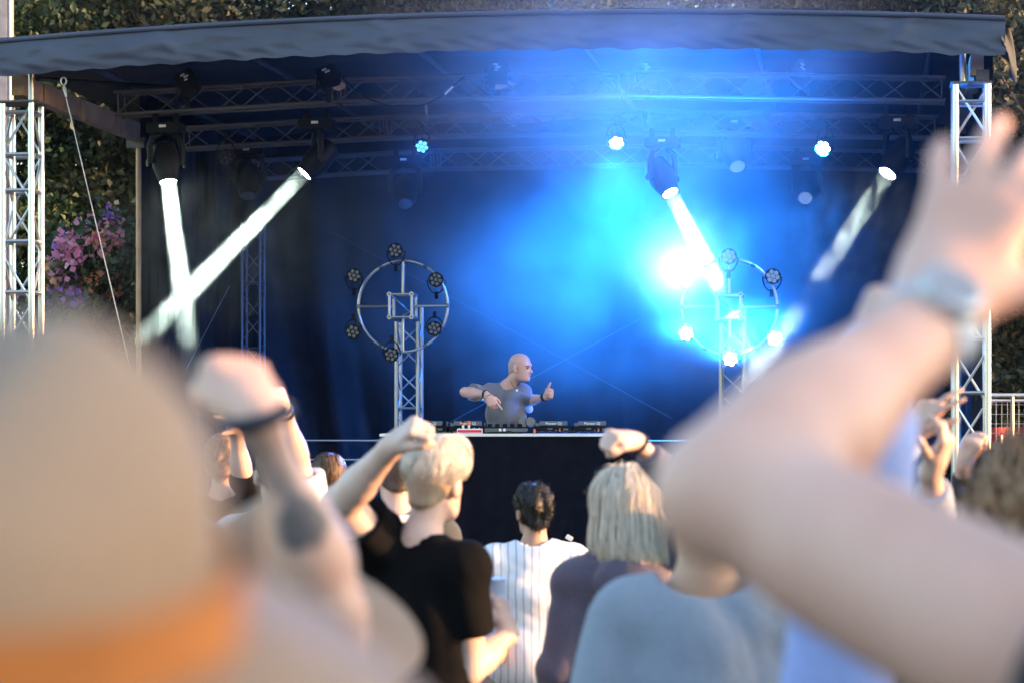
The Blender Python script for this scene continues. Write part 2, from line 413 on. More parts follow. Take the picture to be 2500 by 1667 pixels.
# ================================================================ loudspeaker and boxes in front of the stage
def grille_mat():
    m, n, l, bs = new_mat('perforated_grille')
    tc = n.new('ShaderNodeTexCoord'); vo = n.new('ShaderNodeTexVoronoi'); vo.inputs['Scale'].default_value = 45; vo.inputs['Randomness'].default_value = 0.0
    l.new(tc.outputs['Object'], vo.inputs['Vector'])
    rp = n.new('ShaderNodeValToRGB'); rp.color_ramp.elements[0].position = 0.25; rp.color_ramp.elements[1].position = 0.32
    rp.color_ramp.elements[0].color = (0.25, 0.25, 0.26, 1); rp.color_ramp.elements[1].color = (0.012, 0.012, 0.013, 1)
    l.new(vo.outputs['Distance'], rp.inputs[0]); l.new(rp.outputs[0], bs.inputs['Base Color']); bs.inputs['Roughness'].default_value = 0.5
    return m
M['grille'] = grille_mat()
for i, (px, lab) in enumerate(((1215, 'black subwoofer with perforated grille below the striped shirt'),)):
    c = P(px, 0, 18.45); c.z = 0
    sw = empty('subwoofer', c, lab, 'loudspeaker', 'subwoofers along the stage front')
    b = MB(); b.box(c + Vector((0, 0, 0.3)), 0.33, 0.25, 0.295, (SU, SV, SZ), 0.012); b.obj('cabinet', M['black_plastic'], sw)
    b = MB(); b.box(c - SV * 0.256 + Vector((0, 0, 0.3)), 0.29, 0.005, 0.255, (SU, SV, SZ)); b.obj('grille', M['grille'], sw)
b = MB(); c = P(2392, 1050, 19.9); c.z = 0; b.box(c + Vector((0, 0, 1.16)), 0.06, 0.05, 1.16, (SU, SV, SZ), 0.01); b.box(c + Vector((0, 0, 2.37)), 0.035, 0.03, 0.05, (SU, SV, SZ), 0.005)
o = b.obj('speaker_column', M['black_plastic'], label='tall slim black speaker column seen through the tower beside the fence', cat='loudspeaker')
b = MB(); b.lathe([(0, 0.015), (0.006, 0.015)], c + Vector((0, 0, 2.2)) - SV * 0.05, -SV, 12); b.obj('badge', M['alu_dull'], o)
# ================================================================ performer's table and gear
TD = 19.75
def T(px, py, dd=0.0): return P(px, py, TD + dd)
tb = empty('performer_table', T(1245, 1373), 'long table covered by black cloth with a white top edge', 'table')
x0, x1 = T(930, 0).x, T(1560, 0).x
TZ = 1.775
b = MB()
def clothf(u, v):
    x = x0 + (x1 - x0) * u
    return (x, TD + 0.02 * math.sin(x * 5 + 1) * (1 - v) + 0.014 * math.sin(x * 13 + math.sin(3 * x)) * (1 - v) + 0.006 * math.sin(x * 31) * (1 - v) + 0.02 * (1 - v), DECK + 0.01 + (TZ - 0.025 - DECK - 0.01) * v)
b.grid(clothf, 60, 10)
b.grid(lambda u, v: (x0 + 0.01 * math.sin(v * 6), TD + 0.75 * (1 - u), DECK + 0.01 + (TZ - 0.025 - DECK - 0.01) * v), 10, 6)
b.grid(lambda u, v: (x1 + 0.01 * math.sin(v * 6), TD + 0.75 * u, DECK + 0.01 + (TZ - 0.025 - DECK - 0.01) * v), 10, 6)
b.obj('cloth', M['cloth_black'], tb)
b = MB(); b.box(((x0 + x1) / 2, TD + 0.37, TZ - 0.0125), (x1 - x0) / 2 + 0.012, 0.40, 0.011, None, 0.004); b.obj('table_top', M['white_edge'], tb)
for xx in (x0 + 0.06, x1 - 0.06):
    for yy in (TD + 0.08, TD + 0.68): bar('leg', (xx, yy, DECK), (xx, yy, TZ - 0.03), 0.018, M['black_metal'], tb, 8)

def text_mesh(body, size, material, wm, parent, name='lettering', extrude=0.0008):
    cu = bpy.data.curves.new(name, 'FONT'); cu.body = body; cu.size = size; cu.extrude = extrude; cu.align_x = 'CENTER'; cu.align_y = 'CENTER'
    o = bpy.data.objects.new('tmp', cu); COL.objects.link(o)
    dg = bpy.context.evaluated_depsgraph_get(); me = bpy.data.meshes.new_from_object(o.evaluated_get(dg))
    bpy.data.objects.remove(o); me.materials.clear(); me.materials.append(material)
    return link(name, me, parent, wm)
def facing(p, yaw=0.0, tilt=0.0):
    return Matrix.Translation(p) @ Matrix.Rotation(yaw, 4, 'Z') @ Matrix.Rotation(R(90) - tilt, 4, 'X')
def player(px, label, yaw):
    c = Vector((T(px, 0, 0.3).x, TD + 0.36, TZ))
    r = empty('media_player', c, label, 'media player', 'media players on the table')
    rot = Matrix.Rotation(yaw, 3, 'Z'); X = rot @ Vector((1, 0, 0)); Y = rot @ Vector((0, 1, 0))
    b = MB(); b.box(c + Vector((0, 0, 0.034)), 0.155, 0.19, 0.026, (X, Y, SZ), 0.006); b.obj('body', M['black_plastic'], r)
    # raised display, its printed back towards the crowd
    d = (Y * -1.0); up = (SZ * 0.96 + Y * 0.28).normalized(); nn = up.cross(X)
    cc = c - Y * 0.155 + Vector((0, 0, 0.082))
    b = MB(); b.box(cc, 0.115, 0.010, 0.019, (X, nn.normalized(), up), 0.003); sc_ = b.obj('display', M['grey_panel'], r)
    b = MB(); b.box(cc - X * 0.13 + Vector((0, 0.01, -0.012)), 0.018, 0.012, 0.014, (X, nn.normalized(), up), 0.003); b.obj('hinge', M['grey_panel'], r)
    text_mesh('Pioneer DJ', 0.030, M['print_white'], facing(cc - Y * 0.0135 + X * 0.0, yaw, 0.28), sc_)
    for k, (ox, oz, wx, wz, mm) in enumerate(((-0.09, 0.036, 0.012, 0.010, 'black_metal'), (-0.03, 0.038, 0.02, 0.007, 'alu_dull'), (0.05, 0.036, 0.008, 0.010, 'alu_dull'), (0.1, 0.034, 0.02, 0.008, 'grey_panel'))):
        b = MB(); b.box(c + X * ox - Y * 0.191 + Vector((0, 0, oz)), wx, 0.004, wz, (X, Y, SZ)); b.obj('socket', M[mm], r)
    for k in range(2):
        b = MB(); b.lathe([(0, 0.008), (0.012, 0.007)], c + X * (0.02 + 0.03 * k) - Y * 0.19 + Vector((0, 0, 0.024)), -Y, 8); b.obj('plug', M['orange' if k else 'alu_dull'], r)
    b = MB(); b.lathe([(0, 0.1), (0.012, 0.098), (0.014, 0.05)], c + Vector((0, 0.02, 0.060)), SZ, 24); b.obj('jog_wheel', M['black_metal'], r)
    return r
player(1145, 'media player left of the mixer behind the red striped box', R(-3))
player(1349, 'media player just right of the mixer with white lettering on its screen back', R(2))
player(1443, 'media player farthest from the mixer, near the raised pale hand', R(2))
player(1052, 'media player at the table end beside the ring stand', R(-6))

# mixer with a row of knobs
c = Vector((T(1236, 0, 0.3).x, TD + 0.34, TZ))
mx = empty('dj_mixer', c, 'black mixing desk with a row of round knobs before the performer', 'mixer')
b = MB(); b.box(c + Vector((0, 0, 0.032)), 0.185, 0.2, 0.022, None, 0.005); b.obj('body', M['black_plastic'], mx)
b = MB(); b.box(c + Vector((0, -0.19, 0.028)), 0.18, 0.012, 0.017, None, 0.003); b.obj('back_panel', M['grey_panel'], mx)
for i in range(5):
    b = MB(); b.lathe([(0, 0.018), (0.012, 0.021), (0.024, 0.019), (0.028, 0.012)], c + Vector((-0.135 + 0.062 * i, -0.13, 0.053)), SZ, 14); b.obj('knob', M['black_metal'], mx)
for i, xx in enumerate((-0.05, -0.015)):
    b = MB(); b.lathe([(0, 0.012), (0.006, 0.012)], c + Vector((xx, -0.2015, 0.03)), (0, -1, 0), 14); b.obj('jack', M['white_edge'], mx)
# headphones leaning on the mixer
hp = empty('headphones', c + Vector((0.15, -0.05, 0.08)), 'pair of grey headphones lying on the end of the mixing desk', 'headphones')
for dx in (0.0, 0.06):
    b = MB(); b.lathe([(0, 0.03), (0.015, 0.042), (0.03, 0.04)], c + Vector((0.135 + dx, -0.1, 0.092)), (0.25, -1, 0.1), 18); b.obj('ear_cup', M['grey_panel'], hp)
b = MB(); b.tube([c + Vector((0.135 + 0.03 + 0.05 * math.cos(t), -0.07, 0.06 + 0.055 * math.sin(t))) for t in [math.pi * i / 10 for i in range(11)]], 0.006, 8); b.obj('headband', M['black_plastic'], hp)

# red and white box with two bottles
c = Vector((T(1147, 0, 0.05).x, TD + 0.07, TZ))
bx = empty('striped_box', c, 'white box with a red stripe at the table edge', 'box')
b = MB(); b.box(c + Vector((0, 0, 0.02)), 0.105, 0.04, 0.0195, None, 0.004); b.obj('carton', M['white_edge'], bx)
b = MB(); b.box(c + Vector((0, -0.0405, 0.019)), 0.098, 0.0015, 0.011); b.obj('stripe', M['red'], bx)
b = MB(); b.grid(lambda u, v: c + Vector((-0.1 + 0.2 * u, -0.03 + 0.06 * v, 0.0405 + 0.006 * math.sin(u * 30) * math.sin(v * 3.1) + 0.004 * math.sin(u * 71 + 2))), 40, 4); b.obj('tissue', M['white_edge'], bx)
for k, (dx, lab) in enumerate(((-0.056, 'small orange capped bottle standing in the red striped box, dark top'), (-0.008, 'small orange capped bottle standing in the red striped box, bright top'))):
    bo = empty('bottle', c + Vector((dx, 0.0, 0.04)), lab, 'bottle', 'bottles in the striped box')
    b = MB(); b.lathe([(0, 0.010), (0.03, 0.010), (0.034, 0.006)], c + Vector((dx, 0, 0.04)), SZ, 12); b.obj('bottle_body', M['white_edge'], bo)
    b = MB(); b.lathe([(0, 0.0125), (0.022, 0.0125), (0.024, 0.010)], c + Vector((dx, 0, 0.066)), SZ, 12); b.obj('cap', M['orange'], bo)
    b = MB(); b.lathe([(0, 0.011), (0.014, 0.011)], c + Vector((dx, 0, 0.09)), SZ, 12); b.obj('tip', M['black_plastic' if k == 0 else 'orange'], bo)
# small stand posts on the table
for px, hgt, lab in ((1092, 0.1, 'short silver post on the table by the ring stand'), (1184, 0.09, 'short silver post on the table left of the mixer'), (1486, 0.04, 'tiny silver post on the table near the raised pale hand')):
    b = MB(); q = Vector((T(px, 0, 0.3).x, TD + 0.3, TZ)); b.box(q + Vector((0, 0, hgt / 2 + 0.0)), 0.008, 0.008, hgt / 2, None, 0.002); b.obj('desk_post', M['alu_dull'], label=lab, cat='post')
# cables lying along the table
cab = [(1280, 1420, 'black_plastic', 'bundle of black cable behind the players'), (1300, 1400, 'blue_cable', 'blue patch cable trailing from the mixer'), (1400, 1475, 'blue_cable', 'blue patch cable below the far media player'),
       (1060, 1120, 'black_plastic', 'black cable looped beside the ring stand'), (1190, 1300, 'black_plastic', 'black cable across the mixer front')]
for i, (pa, pb, mm, lab) in enumerate(cab):
    xa, xb = T(pa, 0).x, T(pb, 0).x; rr = random.Random(i)
    b = MB(); b.tube([(xa + (xb - xa) * t / 16, TD + 0.08 + 0.03 * math.sin(t * 1.3 + i), TZ + 0.008 + 0.014 * abs(math.sin(t * 0.9 + i)) * rr.random()) for t in range(17)], 0.0045, 6)
    b.obj('cable', M[mm], label=lab, cat='cable', group='cables on the table')
c = T(1305, 1055); 
b = MB(); b.lathe([(0, 0.009), (0.03, 0.009), (0.034, 0.006)], Vector((c.x, TD + 0.05, TZ + 0.004)), SZ, 10); b.obj('orange_plug', M['orange'], label='small orange plug standing among cables right of the mixer', cat='plug')
# connector box lying on the deck
c = P(1215, 1355, 19.35); c.z = DECK
cb = empty('connector_box', c, 'small grey connector panel lying on the deck below the table', 'box')
b = MB(); b.box(c + Vector((0, 0, 0.035)), 0.085, 0.03, 0.032, (SU, SV, SZ), 0.003); b.obj('housing', M['alu_dull'], cb)
for dx in (-0.06, -0.02, 0.03):
    b = MB(); b.lathe([(0, 0.012), (0.008, 0.012)], c + SU * dx - SV * 0.03 + Vector((0, 0, 0.035)), -SV, 10); b.obj('socket', M['black_metal'], cb)
b = MB(); b.box(c + SU * 0.0 + Vector((0, 0, 0.077)), 0.02, 0.02, 0.0095, (SU, SV, SZ), 0.002); b.obj('switch', M['alu_dull'], cb)
c = P(1393, 1330, 19.3); b = MB(); b.box(Vector((c.x, c.y, DECK + 0.1)), 0.03, 0.02, 0.10, None, 0.004); lp = b.obj('lamp_box', M['black_metal'], label='small dark fitting with a pale cap beside the striped shoulder', cat='fitting')
b = MB(); b.box(Vector((c.x - 0.01, c.y, DECK + 0.225)), 0.03, 0.02, 0.02, (Vector((0.85, 0, -0.5)), Vector((0, 1, 0)), Vector((0.5, 0, 0.85))), 0.004); b.obj('cap', M['white_edge'], lp)

# ================================================================ ring stands
def ring_stand(cx, cy, D, label):
    c = P(cx, cy, D); r = empty('ring_stand', Vector((c.x, c.y, DECK)), label, 'lighting stand', 'ring lighting stands')
    X = SU; Y = SV; rad = 0.395
    b = MB()
    for k in range(6):       # ring in six sleeved segments
        t0 = 2 * math.pi * k / 6 + 0.02; t1 = 2 * math.pi * (k + 1) / 6 - 0.02
        s_ = MB(); s_.tube([c + X * (rad * math.cos(t0 + (t1 - t0) * i / 8)) + SZ * (rad * math.sin(t0 + (t1 - t0) * i / 8)) for i in range(9)], 0.013, 10); s_.obj('ring_segment', M['alu'], r)
        s_ = MB(); s_.tube([c + X * (rad * math.cos(t1 + 0.02 + e)) + SZ * (rad * math.sin(t1 + 0.02 + e)) for e in (-0.05, 0.05)], 0.0155, 10); s_.obj('sleeve', M['alu_dull'], r)
    h = 0.098
    for sx in (-1, 1):
        for sz in (-1, 1):
            s_ = MB(); s_.lathe([(-0.12, 0.0165), (0.1, 0.0165)], c + X * (h * sx) + SZ * (h * sz), Y, 14); s_.obj('frame_tube', M['alu'], r)
            s_ = MB(); s_.lathe([(-0.128, 0.021), (-0.121, 0.021)], c + X * (h * sx) + SZ * (h * sz), Y, 14); s_.obj('frame_cap', M['alu'], r)
            s_ = MB(); s_.lathe([(-0.131, 0.007), (-0.128, 0.007)], c + X * (h * sx) + SZ * (h * sz), Y, 10); s_.obj('frame_hole', M['black_metal'], r)
    for yy in (-0.11, 0.09):
        for sx in (-1, 1): bar('frame_bar', c + X * (h * sx) + SZ * -h + Y * yy, c + X * (h * sx) + SZ * h + Y * yy, 0.0135, M['alu'], r)
        for sz in (-1, 1): bar('frame_bar', c + X * -h + SZ * (h * sz) + Y * yy, c + X * h + SZ * (h * sz) + Y * yy, 0.0105, M['alu'], r)
    bar('brace', c + X * -h + SZ * h + Y * -0.09, c + X * h + SZ * -h + Y * 0.07, 0.008, M['alu'], r, 8)
    bar('brace', c + X * h + SZ * (-0.02) + Y * 0.07, c + X * -h * 0.5 + SZ * -h + Y * 0.07, 0.007, M['alu'], r, 8)
    for ang in (0, 90, 180):
        d = X * math.cos(R(ang)) + SZ * math.sin(R(ang)); bar('spoke', c + d * h, c + d * (rad - 0.005), 0.013, M['alu'], r)
    bar('spoke', c - SZ * h, c - SZ * (rad - 0.005), 0.0125, M['alu'], r)
    base = Vector((c.x + SU.x * 0.045, c.y + 0.18, DECK)); top = Vector((base.x, base.y, c.z - 0.13))
    truss('ring_stand', base, top, 0.19, SU, M['alu'], None, cr=0.0175, br=0.0075, pitch=0.2, rungs=[0.03, 0.75, 1.27], rung_r=0.01, root=r)
    bar('brace', base + SU * 0.095 + SV * 0.095 + Vector((0, 0, top.z - base.z)), base + SU * 0.095 + SV * 0.095 + Vector((0, 0, c.z - base.z + 0.02)), 0.0175, M['alu'], r)
    b = MB(); b.box(base + Vector((0, 0, 0.01)), 0.3, 0.3, 0.0095, (SU, SV, SZ)); b.obj('base_plate', M['black_metal'], r)
    return c
RC1 = ring_stand(984, 748, 21.0, 'ring shaped lighting stand carrying only unlit lamps, left of the performer')
RC2 = ring_stand(1781, 750, 20.0, 'ring shaped lighting stand with glowing lamps in the blue smoke')

# ================================================================ lamps
E = {}
E['white'] = emit_mat('lit_beam_lens', (0.95, 1.0, 0.97), 16)
E['blue_hot'] = emit_mat('lit_led_white_blue', (0.55, 0.80, 1.0), 14)
E['blue'] = emit_mat('lit_led_blue', (0.10, 0.48, 1.0), 0.40)
E['blue_mid'] = emit_mat('lit_led_dim', (0.35, 0.6, 1.0), 0.07)
_hex = MB(); _hex.lathe([(0, 0.0185), (0.006, 0.0205), (0.010, 0.017)], (0, 0, 0), (0, 0, 1), 6)
_lens = {}
def lens_mesh(material, k):
    key = (material.name, round(k, 3))
    if key not in _lens: _lens[key] = mesh_data('lens', [v * k for v in _hex.v], _hex.f, material, True, 30)
    return _lens[key]
def spot(name, loc, aim, energy, col, angle, blend=0.6, radius=0.04, parent=None):
    d = bpy.data.lights.new(name, 'SPOT'); d.energy = energy; d.color = col; d.spot_size = R(angle); d.spot_blend = blend; d.shadow_soft_size = radius
    o = bpy.data.objects.new(name, d); COL.objects.link(o)
    q = (Vector(aim) - Vector(loc)).to_track_quat('-Z', 'Y')
    wm = Matrix.Translation(loc) @ q.to_matrix().to_4x4()
    o.matrix_basis = wm
    if parent is not None: attach(o, parent, wm)
    return o
def par_lamp(c, aim, material, label, group, size=0.068, hang=SZ, light=None):
    c = Vector(c); d = (Vector(aim) - c).normalized()
    r = empty('par_lamp', c - d * 0.12, label, 'stage lamp', group)
    X = d.cross(SZ).normalized(); U = X.cross(d).normalized()
    k = size / 0.068
    b = MB(); b.lathe([(-0.16 * k, 0.035 * k), (-0.13 * k, 0.052 * k), (-0.05 * k, 0.062 * k), (-0.012, size), (0.002, size), (0.002, size * 0.93), (-0.008, size * 0.92)], c, d, 20); b.obj('housing', M['black_plastic'], r)
    for i in range(8):
        a = 2 * math.pi * i / 8; b = MB(); b.box(c - d * 0.09 * k + (X * math.cos(a) + U * math.sin(a)) * 0.058 * k, 0.03 * k, 0.003, 0.012, (d, (U * math.cos(a) - X * math.sin(a)), (X * math.cos(a) + U * math.sin(a)))); b.obj('fin', M['black_metal'], r)
    for i in range(7):
        a = R(60 * i + 14); off = (X * math.cos(a) + U * math.sin(a)) * (0.040 * k) if i < 6 else Vector((0, 0, 0))
        wm = Matrix((( *X, 0), (*U, 0), (*d, 0), (0, 0, 0, 1))).transposed()
        wm = Matrix.Translation(c + off - d * 0.007) @ wm
        link('lens', lens_mesh(material, k), r, wm)
    h = (Vector(hang) - X * Vector(hang).dot(X)).normalized()
    b = MB()
    pts = [c - d * 0.06 * k + X * (size + 0.012) * math.cos(t) + h * (0.13 * k) * math.sin(t) for t in [math.pi * i / 12 for i in range(13)]]
    b.tube(pts, 0.006, 6); b.obj('yoke', M['black_metal'], r)
    b = MB(); b.box(c - d * 0.06 * k + h * 0.15 * k, 0.016, 0.02, 0.035, (X, d, h), 0.003); b.obj('clamp', M['black_metal'], r)
    if light:
        e, col, ang, bl = light[:4]; tgt = P(*light[4]) if len(light) > 4 else c + d * 2
        spot('lamp_light', c + d * 0.03, tgt, e, col, ang, bl, 0.045, r)
    return r
BLUE = (0.03, 0.19, 1.0)
ICE = (0.015, 0.215, 1.0)
ring_off = [(0.0, 0.50, 'top'), (0.0, 0, ''), ]
def ring_lamps(cx, cy, D, pts, lit, words, grp):
    for i, (px, py) in enumerate(pts):
        q = P(px, py, D - 0.12); st = lit.get(i)
        aim = q + Vector((0.05 * (i - 2), -5, 0.15)) if st is None or len(st) < 3 else P(*st[2])
        par_lamp(q, aim, st[0] if st else M['lens_off'], words[i], grp, 0.066, (P(cx, cy, D) - q).normalized(), st[1] if st else None)
Lp = [(965, 612), (1064, 683), (1060, 802), (955, 866), (861, 810), (864, 673)]
nm = ['topmost', 'upper right', 'lower right', 'bottom', 'lower left', 'upper left']
ring_lamps(984, 748, 21.0, Lp, {}, ['unlit seven lens lamp, %s on the dark ring stand' % n for n in nm], 'lamps on the dark ring stand')
Rp = [(1780, 626), (1887, 675), (1891, 826), (1783, 876), (1675, 815), (1668, 668)]
hot = E['blue_hot']
ring_lamps(1781, 750, 20.0, Rp, {0: (E['blue_mid'], None), 1: (E['blue_mid'], None),
           2: (hot, (700, ICE, 100, 1.0, (1900, -900, 15.0)), (1900, 900, 9.0)), 3: (hot, (1000, ICE, 110, 1.0, (1750, -1000, 15.0)), (1750, 800, 9.0)), 4: (hot, (1350, ICE, 120, 1.0, (1450, -1000, 15.0)), (1650, 500, 9.0)),
           5: (hot, (190, (0.45, 0.62, 1.0), 110, 1.0), (1500, 420, 14.0))},
           ['dim lamp, %s on the glowing ring stand' % n if i < 2 else 'glowing blue white lamp, %s on the glowing ring stand' % n for i, n in enumerate(nm)], 'lamps on the glowing ring stand')
def hang_to(q): return SZ
# ceiling LED lamps
par_lamp(P(1030, 359, 20.6), P(930, 900, 15), E['blue'], 'blue lit seven lens lamp hanging left of the smoke', 'lamps hung from the roof', 0.063, SZ, (300, BLUE, 40, 0.9))
par_lamp(P(1505, 350, 20.6), P(1560, 900, 18.5), hot, 'bright white seven lens lamp hanging in the middle of the smoke', 'lamps hung from the roof', 0.070, SZ, (1250, (0.012, 0.21, 1.0), 120, 1.0, (1500, 900, 22.2)))
par_lamp(P(2009, 363, 20.1), P(1600, 800, 17.5), hot, 'bright white seven lens lamp hanging near the tower by the fence', 'lamps hung from the roof', 0.072, SZ, (1900, (0.012, 0.20, 1.0), 130, 1.0, (1800, 860, 22.2)))
par_lamp(P(551, 385, 21.6), P(500, 1000, 12), M['lens_off'], 'unlit seven lens lamp hanging between the crossing beams', 'lamps hung from the roof', 0.075, SZ, None)

def moving_head(c, aim, material, label, light=None, size=0.072, lensr=None):
    """Yoke-mounted beam lamp; c is the middle of the front lens."""
    c = Vector(c); d = (Vector(aim) - c).normalized()
    piv = c - d * 0.17
    r = empty('moving_head_lamp', piv, label, 'stage lamp', 'moving head lamps under the roof')
    X = d.cross(SZ).normalized()
    b = MB(); b.lathe([(-0.36, 0.055), (-0.34, 0.09), (-0.26, 0.112), (-0.16, 0.118), (-0.10, 0.105), (-0.03, size + 0.014), (0.0, size + 0.012), (0.0, size), (-0.012, size)], c, d, 24); b.obj('head', M['black_plastic'], r)
    b = MB(); b.lathe([(-0.016, size * 0.99), (-0.008, size * 0.985), (-0.003, size * 0.7), (-0.002, size * 0.2)], c, d, 28); b.obj('lens', material, r)
    top = piv + SZ * 0.30
    for s_ in (-1, 1):
        b = MB(); b.tube([piv + X * (0.137 * s_), piv + X * (0.145 * s_) + SZ * 0.14, piv + X * (0.12 * s_) + SZ * 0.22, piv + X * (0.05 * s_) + SZ * 0.255], [0.026, 0.028, 0.026, 0.022], 10); b.obj('yoke_arm', M['black_plastic'], r)
        b = MB(); b.lathe([(0, 0.03), (0.012, 0.03)], piv + X * (0.16 * s_), X * s_, 12); b.obj('pivot_cap', M['black_metal'], r)
    b = MB(); b.box(top + SZ * 0.0, 0.15, 0.11, 0.045, (SU, SV, SZ), 0.012); b.obj('base', M['black_plastic'], r)
    b = MB(); b.box(top - SV * 0.1115 + SZ * 0.01 + SU * 0.0, 0.03, 0.0015, 0.011, (SU, SV, SZ)); b.obj('sticker', M['label'], r)
    for s_ in (-1, 1):
        b = MB(); b.box(top + SU * (0.09 * s_) + SZ * 0.085, 0.022, 0.03, 0.04, (SU, SV, SZ), 0.006); b.obj('clamp', M['black_metal'], r)
    if light:
        e, col, spread = light
        L = bpy.data.lights.new('lamp_light', 'AREA'); L.shape = 'DISK'; L.size = size * 2 * 0.95; L.energy = e; L.color = col; L.spread = R(spread)
        o = bpy.data.objects.new('lamp_light', L); COL.objects.link(o)
        wm = Matrix.Translation(c + d * 0.01) @ d.to_track_quat('-Z', 'Y').to_matrix().to_4x4(); o.matrix_basis = wm; attach(o, r, wm)
    return r
WH = (0.86, 1.0, 0.91)
BE = 25.0
moving_head(P(411, 446, 20.5), P(458, 830, 20.1), E['white'], 'lit moving head throwing the steep white beam near the tower', (BE, WH, 5.0))
moving_head(P(742, 425, 20.7), P(340, 835, 20.3), E['white'], 'lit moving head throwing the slanting white beam across the steep one', (BE, WH, 4.0))
moving_head(P(1637, 473, 20.6), P(1765, 720, 20.1), E['white'], 'lit moving head throwing a white beam into the glowing ring', (BE, WH, 5.0), 0.069)
moving_head(P(2166, 425, 20.0), P(1960, 740, 19.5), E['white'], 'lit moving head throwing a patchy white beam beside the big raised hand', (BE * 0.2, WH, 4.0), 0.075)
dim = emit_mat('unlit_lens_glint', (0.45, 0.65, 0.9), 0.06)  # faint emission imitates a reflection on unlit glass
moving_head(P(1801, 409, 22.4), P(1850, 620, 21.5), dim, 'unlit moving head with a reflection painted into its lens above the glowing ring', None, 0.070)
moving_head(P(1966, 485, 23.5), P(1930, 800, 21.0), dim, 'unlit moving head with a reflection painted into its lens, hanging low beside the glowing ring', None, 0.066)
moving_head(P(990, 500, 23.0), P(990, 620, 22.5), M['glass_dark'], 'unlit moving head hanging below the blue lamp', None, 0.066)
moving_head(P(605, 480, 23.0), P(590, 650, 22.5), M['glass_dark'], 'unlit moving head hanging behind the slanting beam', None, 0.07)

# floods on the front truss, backs with stickers to the crowd
def flood(px, py, D, label, yaw, door=None):
    c = P(px, py, D); r = empty('flood_lamp', c, label, 'stage lamp', 'flood lamps along the front truss')
    rot = Matrix.Rotation(yaw, 3, 'Y'); X = rot @ Vector((1, 0, 0)); Z = rot @ Vector((0, 0, 1)); Y = Vector((0, 1, 0))
    b = MB(); b.box(c + Vector((0, 0.08, -0.03)), 0.085, 0.07, 0.095, (X, Y, Z), 0.012); b.obj('housing', M['black_metal'], r)
    for k, (ox, oz, wx, wz) in enumerate(((-0.02, 0.035, 0.02, 0.008), (0.0, 0.012, 0.022, 0.009), (-0.012, -0.012, 0.016, 0.007))[:2 + (px % 2)]):
        b = MB(); b.box(c + X * ox + Z * oz + Vector((0, 0.007, 0)), wx, 0.0015, wz, (X, Y, Z)); b.obj('sticker', M['label'], r)
    b = MB(); b.tube([c + X * 0.1 + Vector((0, 0.08, 0)), c + X * 0.1 + Vector((0, 0.08, -0.17)), c - X * 0.1 + Vector((0, 0.08, -0.17)), c - X * 0.1 + Vector((0, 0.08, 0))], 0.008, 6); b.obj('yoke', M['black_metal'], r)
    b = MB(); b.box(c + Vector((0, 0.08, -0.2)), 0.02, 0.03, 0.04, None, 0.004); b.obj('clamp', M['black_metal'], r)
    if door:
        b = MB(); pts = [P(x, y, D + 0.05) for x, y in door]; pts2 = [p + Vector((0, 0.004, 0)) for p in pts]; n = len(pts)
        b.add(pts + pts2, [tuple(range(n)), tuple(range(2 * n - 1, n - 1, -1))] + [(i, i + n, (i + 1) % n + n, (i + 1) % n) for i in range(n)]); b.obj('barn_door', mat('pale_flag', (0.5, 0.36, 0.28), 0.6), r, smooth=False)
flood(455, 190, 20.15, 'flood lamp with stickers nearest the flowering shrub side', R(-28))
flood(800, 178, 20.1, 'flood lamp with a pale rounded flag below it', R(-20), [(807, 207), (815, 200), (832, 199), (843, 206), (842, 216), (826, 223), (812, 217)])
flood(1215, 168, 20.0, 'flood lamp with a pale pointed flag below it', R(2), [(1208, 198), (1238, 196), (1258, 206), (1210, 222)])
flood(1581, 168, 19.9, 'flood lamp with stickers above the brightest smoke', R(0))
flood(1958, 170, 19.8, 'flood lamp with stickers nearest the canopy corner', R(38))
# cable slung from the truss
b = MB(); pts = [(835, 190), (862, 218), (900, 243), (945, 258), (1000, 262), (1040, 256), (1080, 235), (1110, 208), (1135, 188)]
b.tube([P(x, y, 20.0) for x, y in pts], 0.006, 6); sc1 = b.obj('slung_cable', M['black_plastic'], label='black cable slung below the front truss with a pale sleeve', cat='cable')
bar('sleeve', P(1086, 231, 19.99), P(1106, 212, 19.99), 0.009, M['label'], sc1, 8)
b = MB(); b.tube([P(1040, 255, 20.1), P(1041, 275, 20.1), P(1043, 297, 20.1)], [0.012, 0.012, 0.003], 8); b.obj('cable_tail', M['alu_dull'], label='short pale cable tail hanging above the blue lamp', cat='cable')
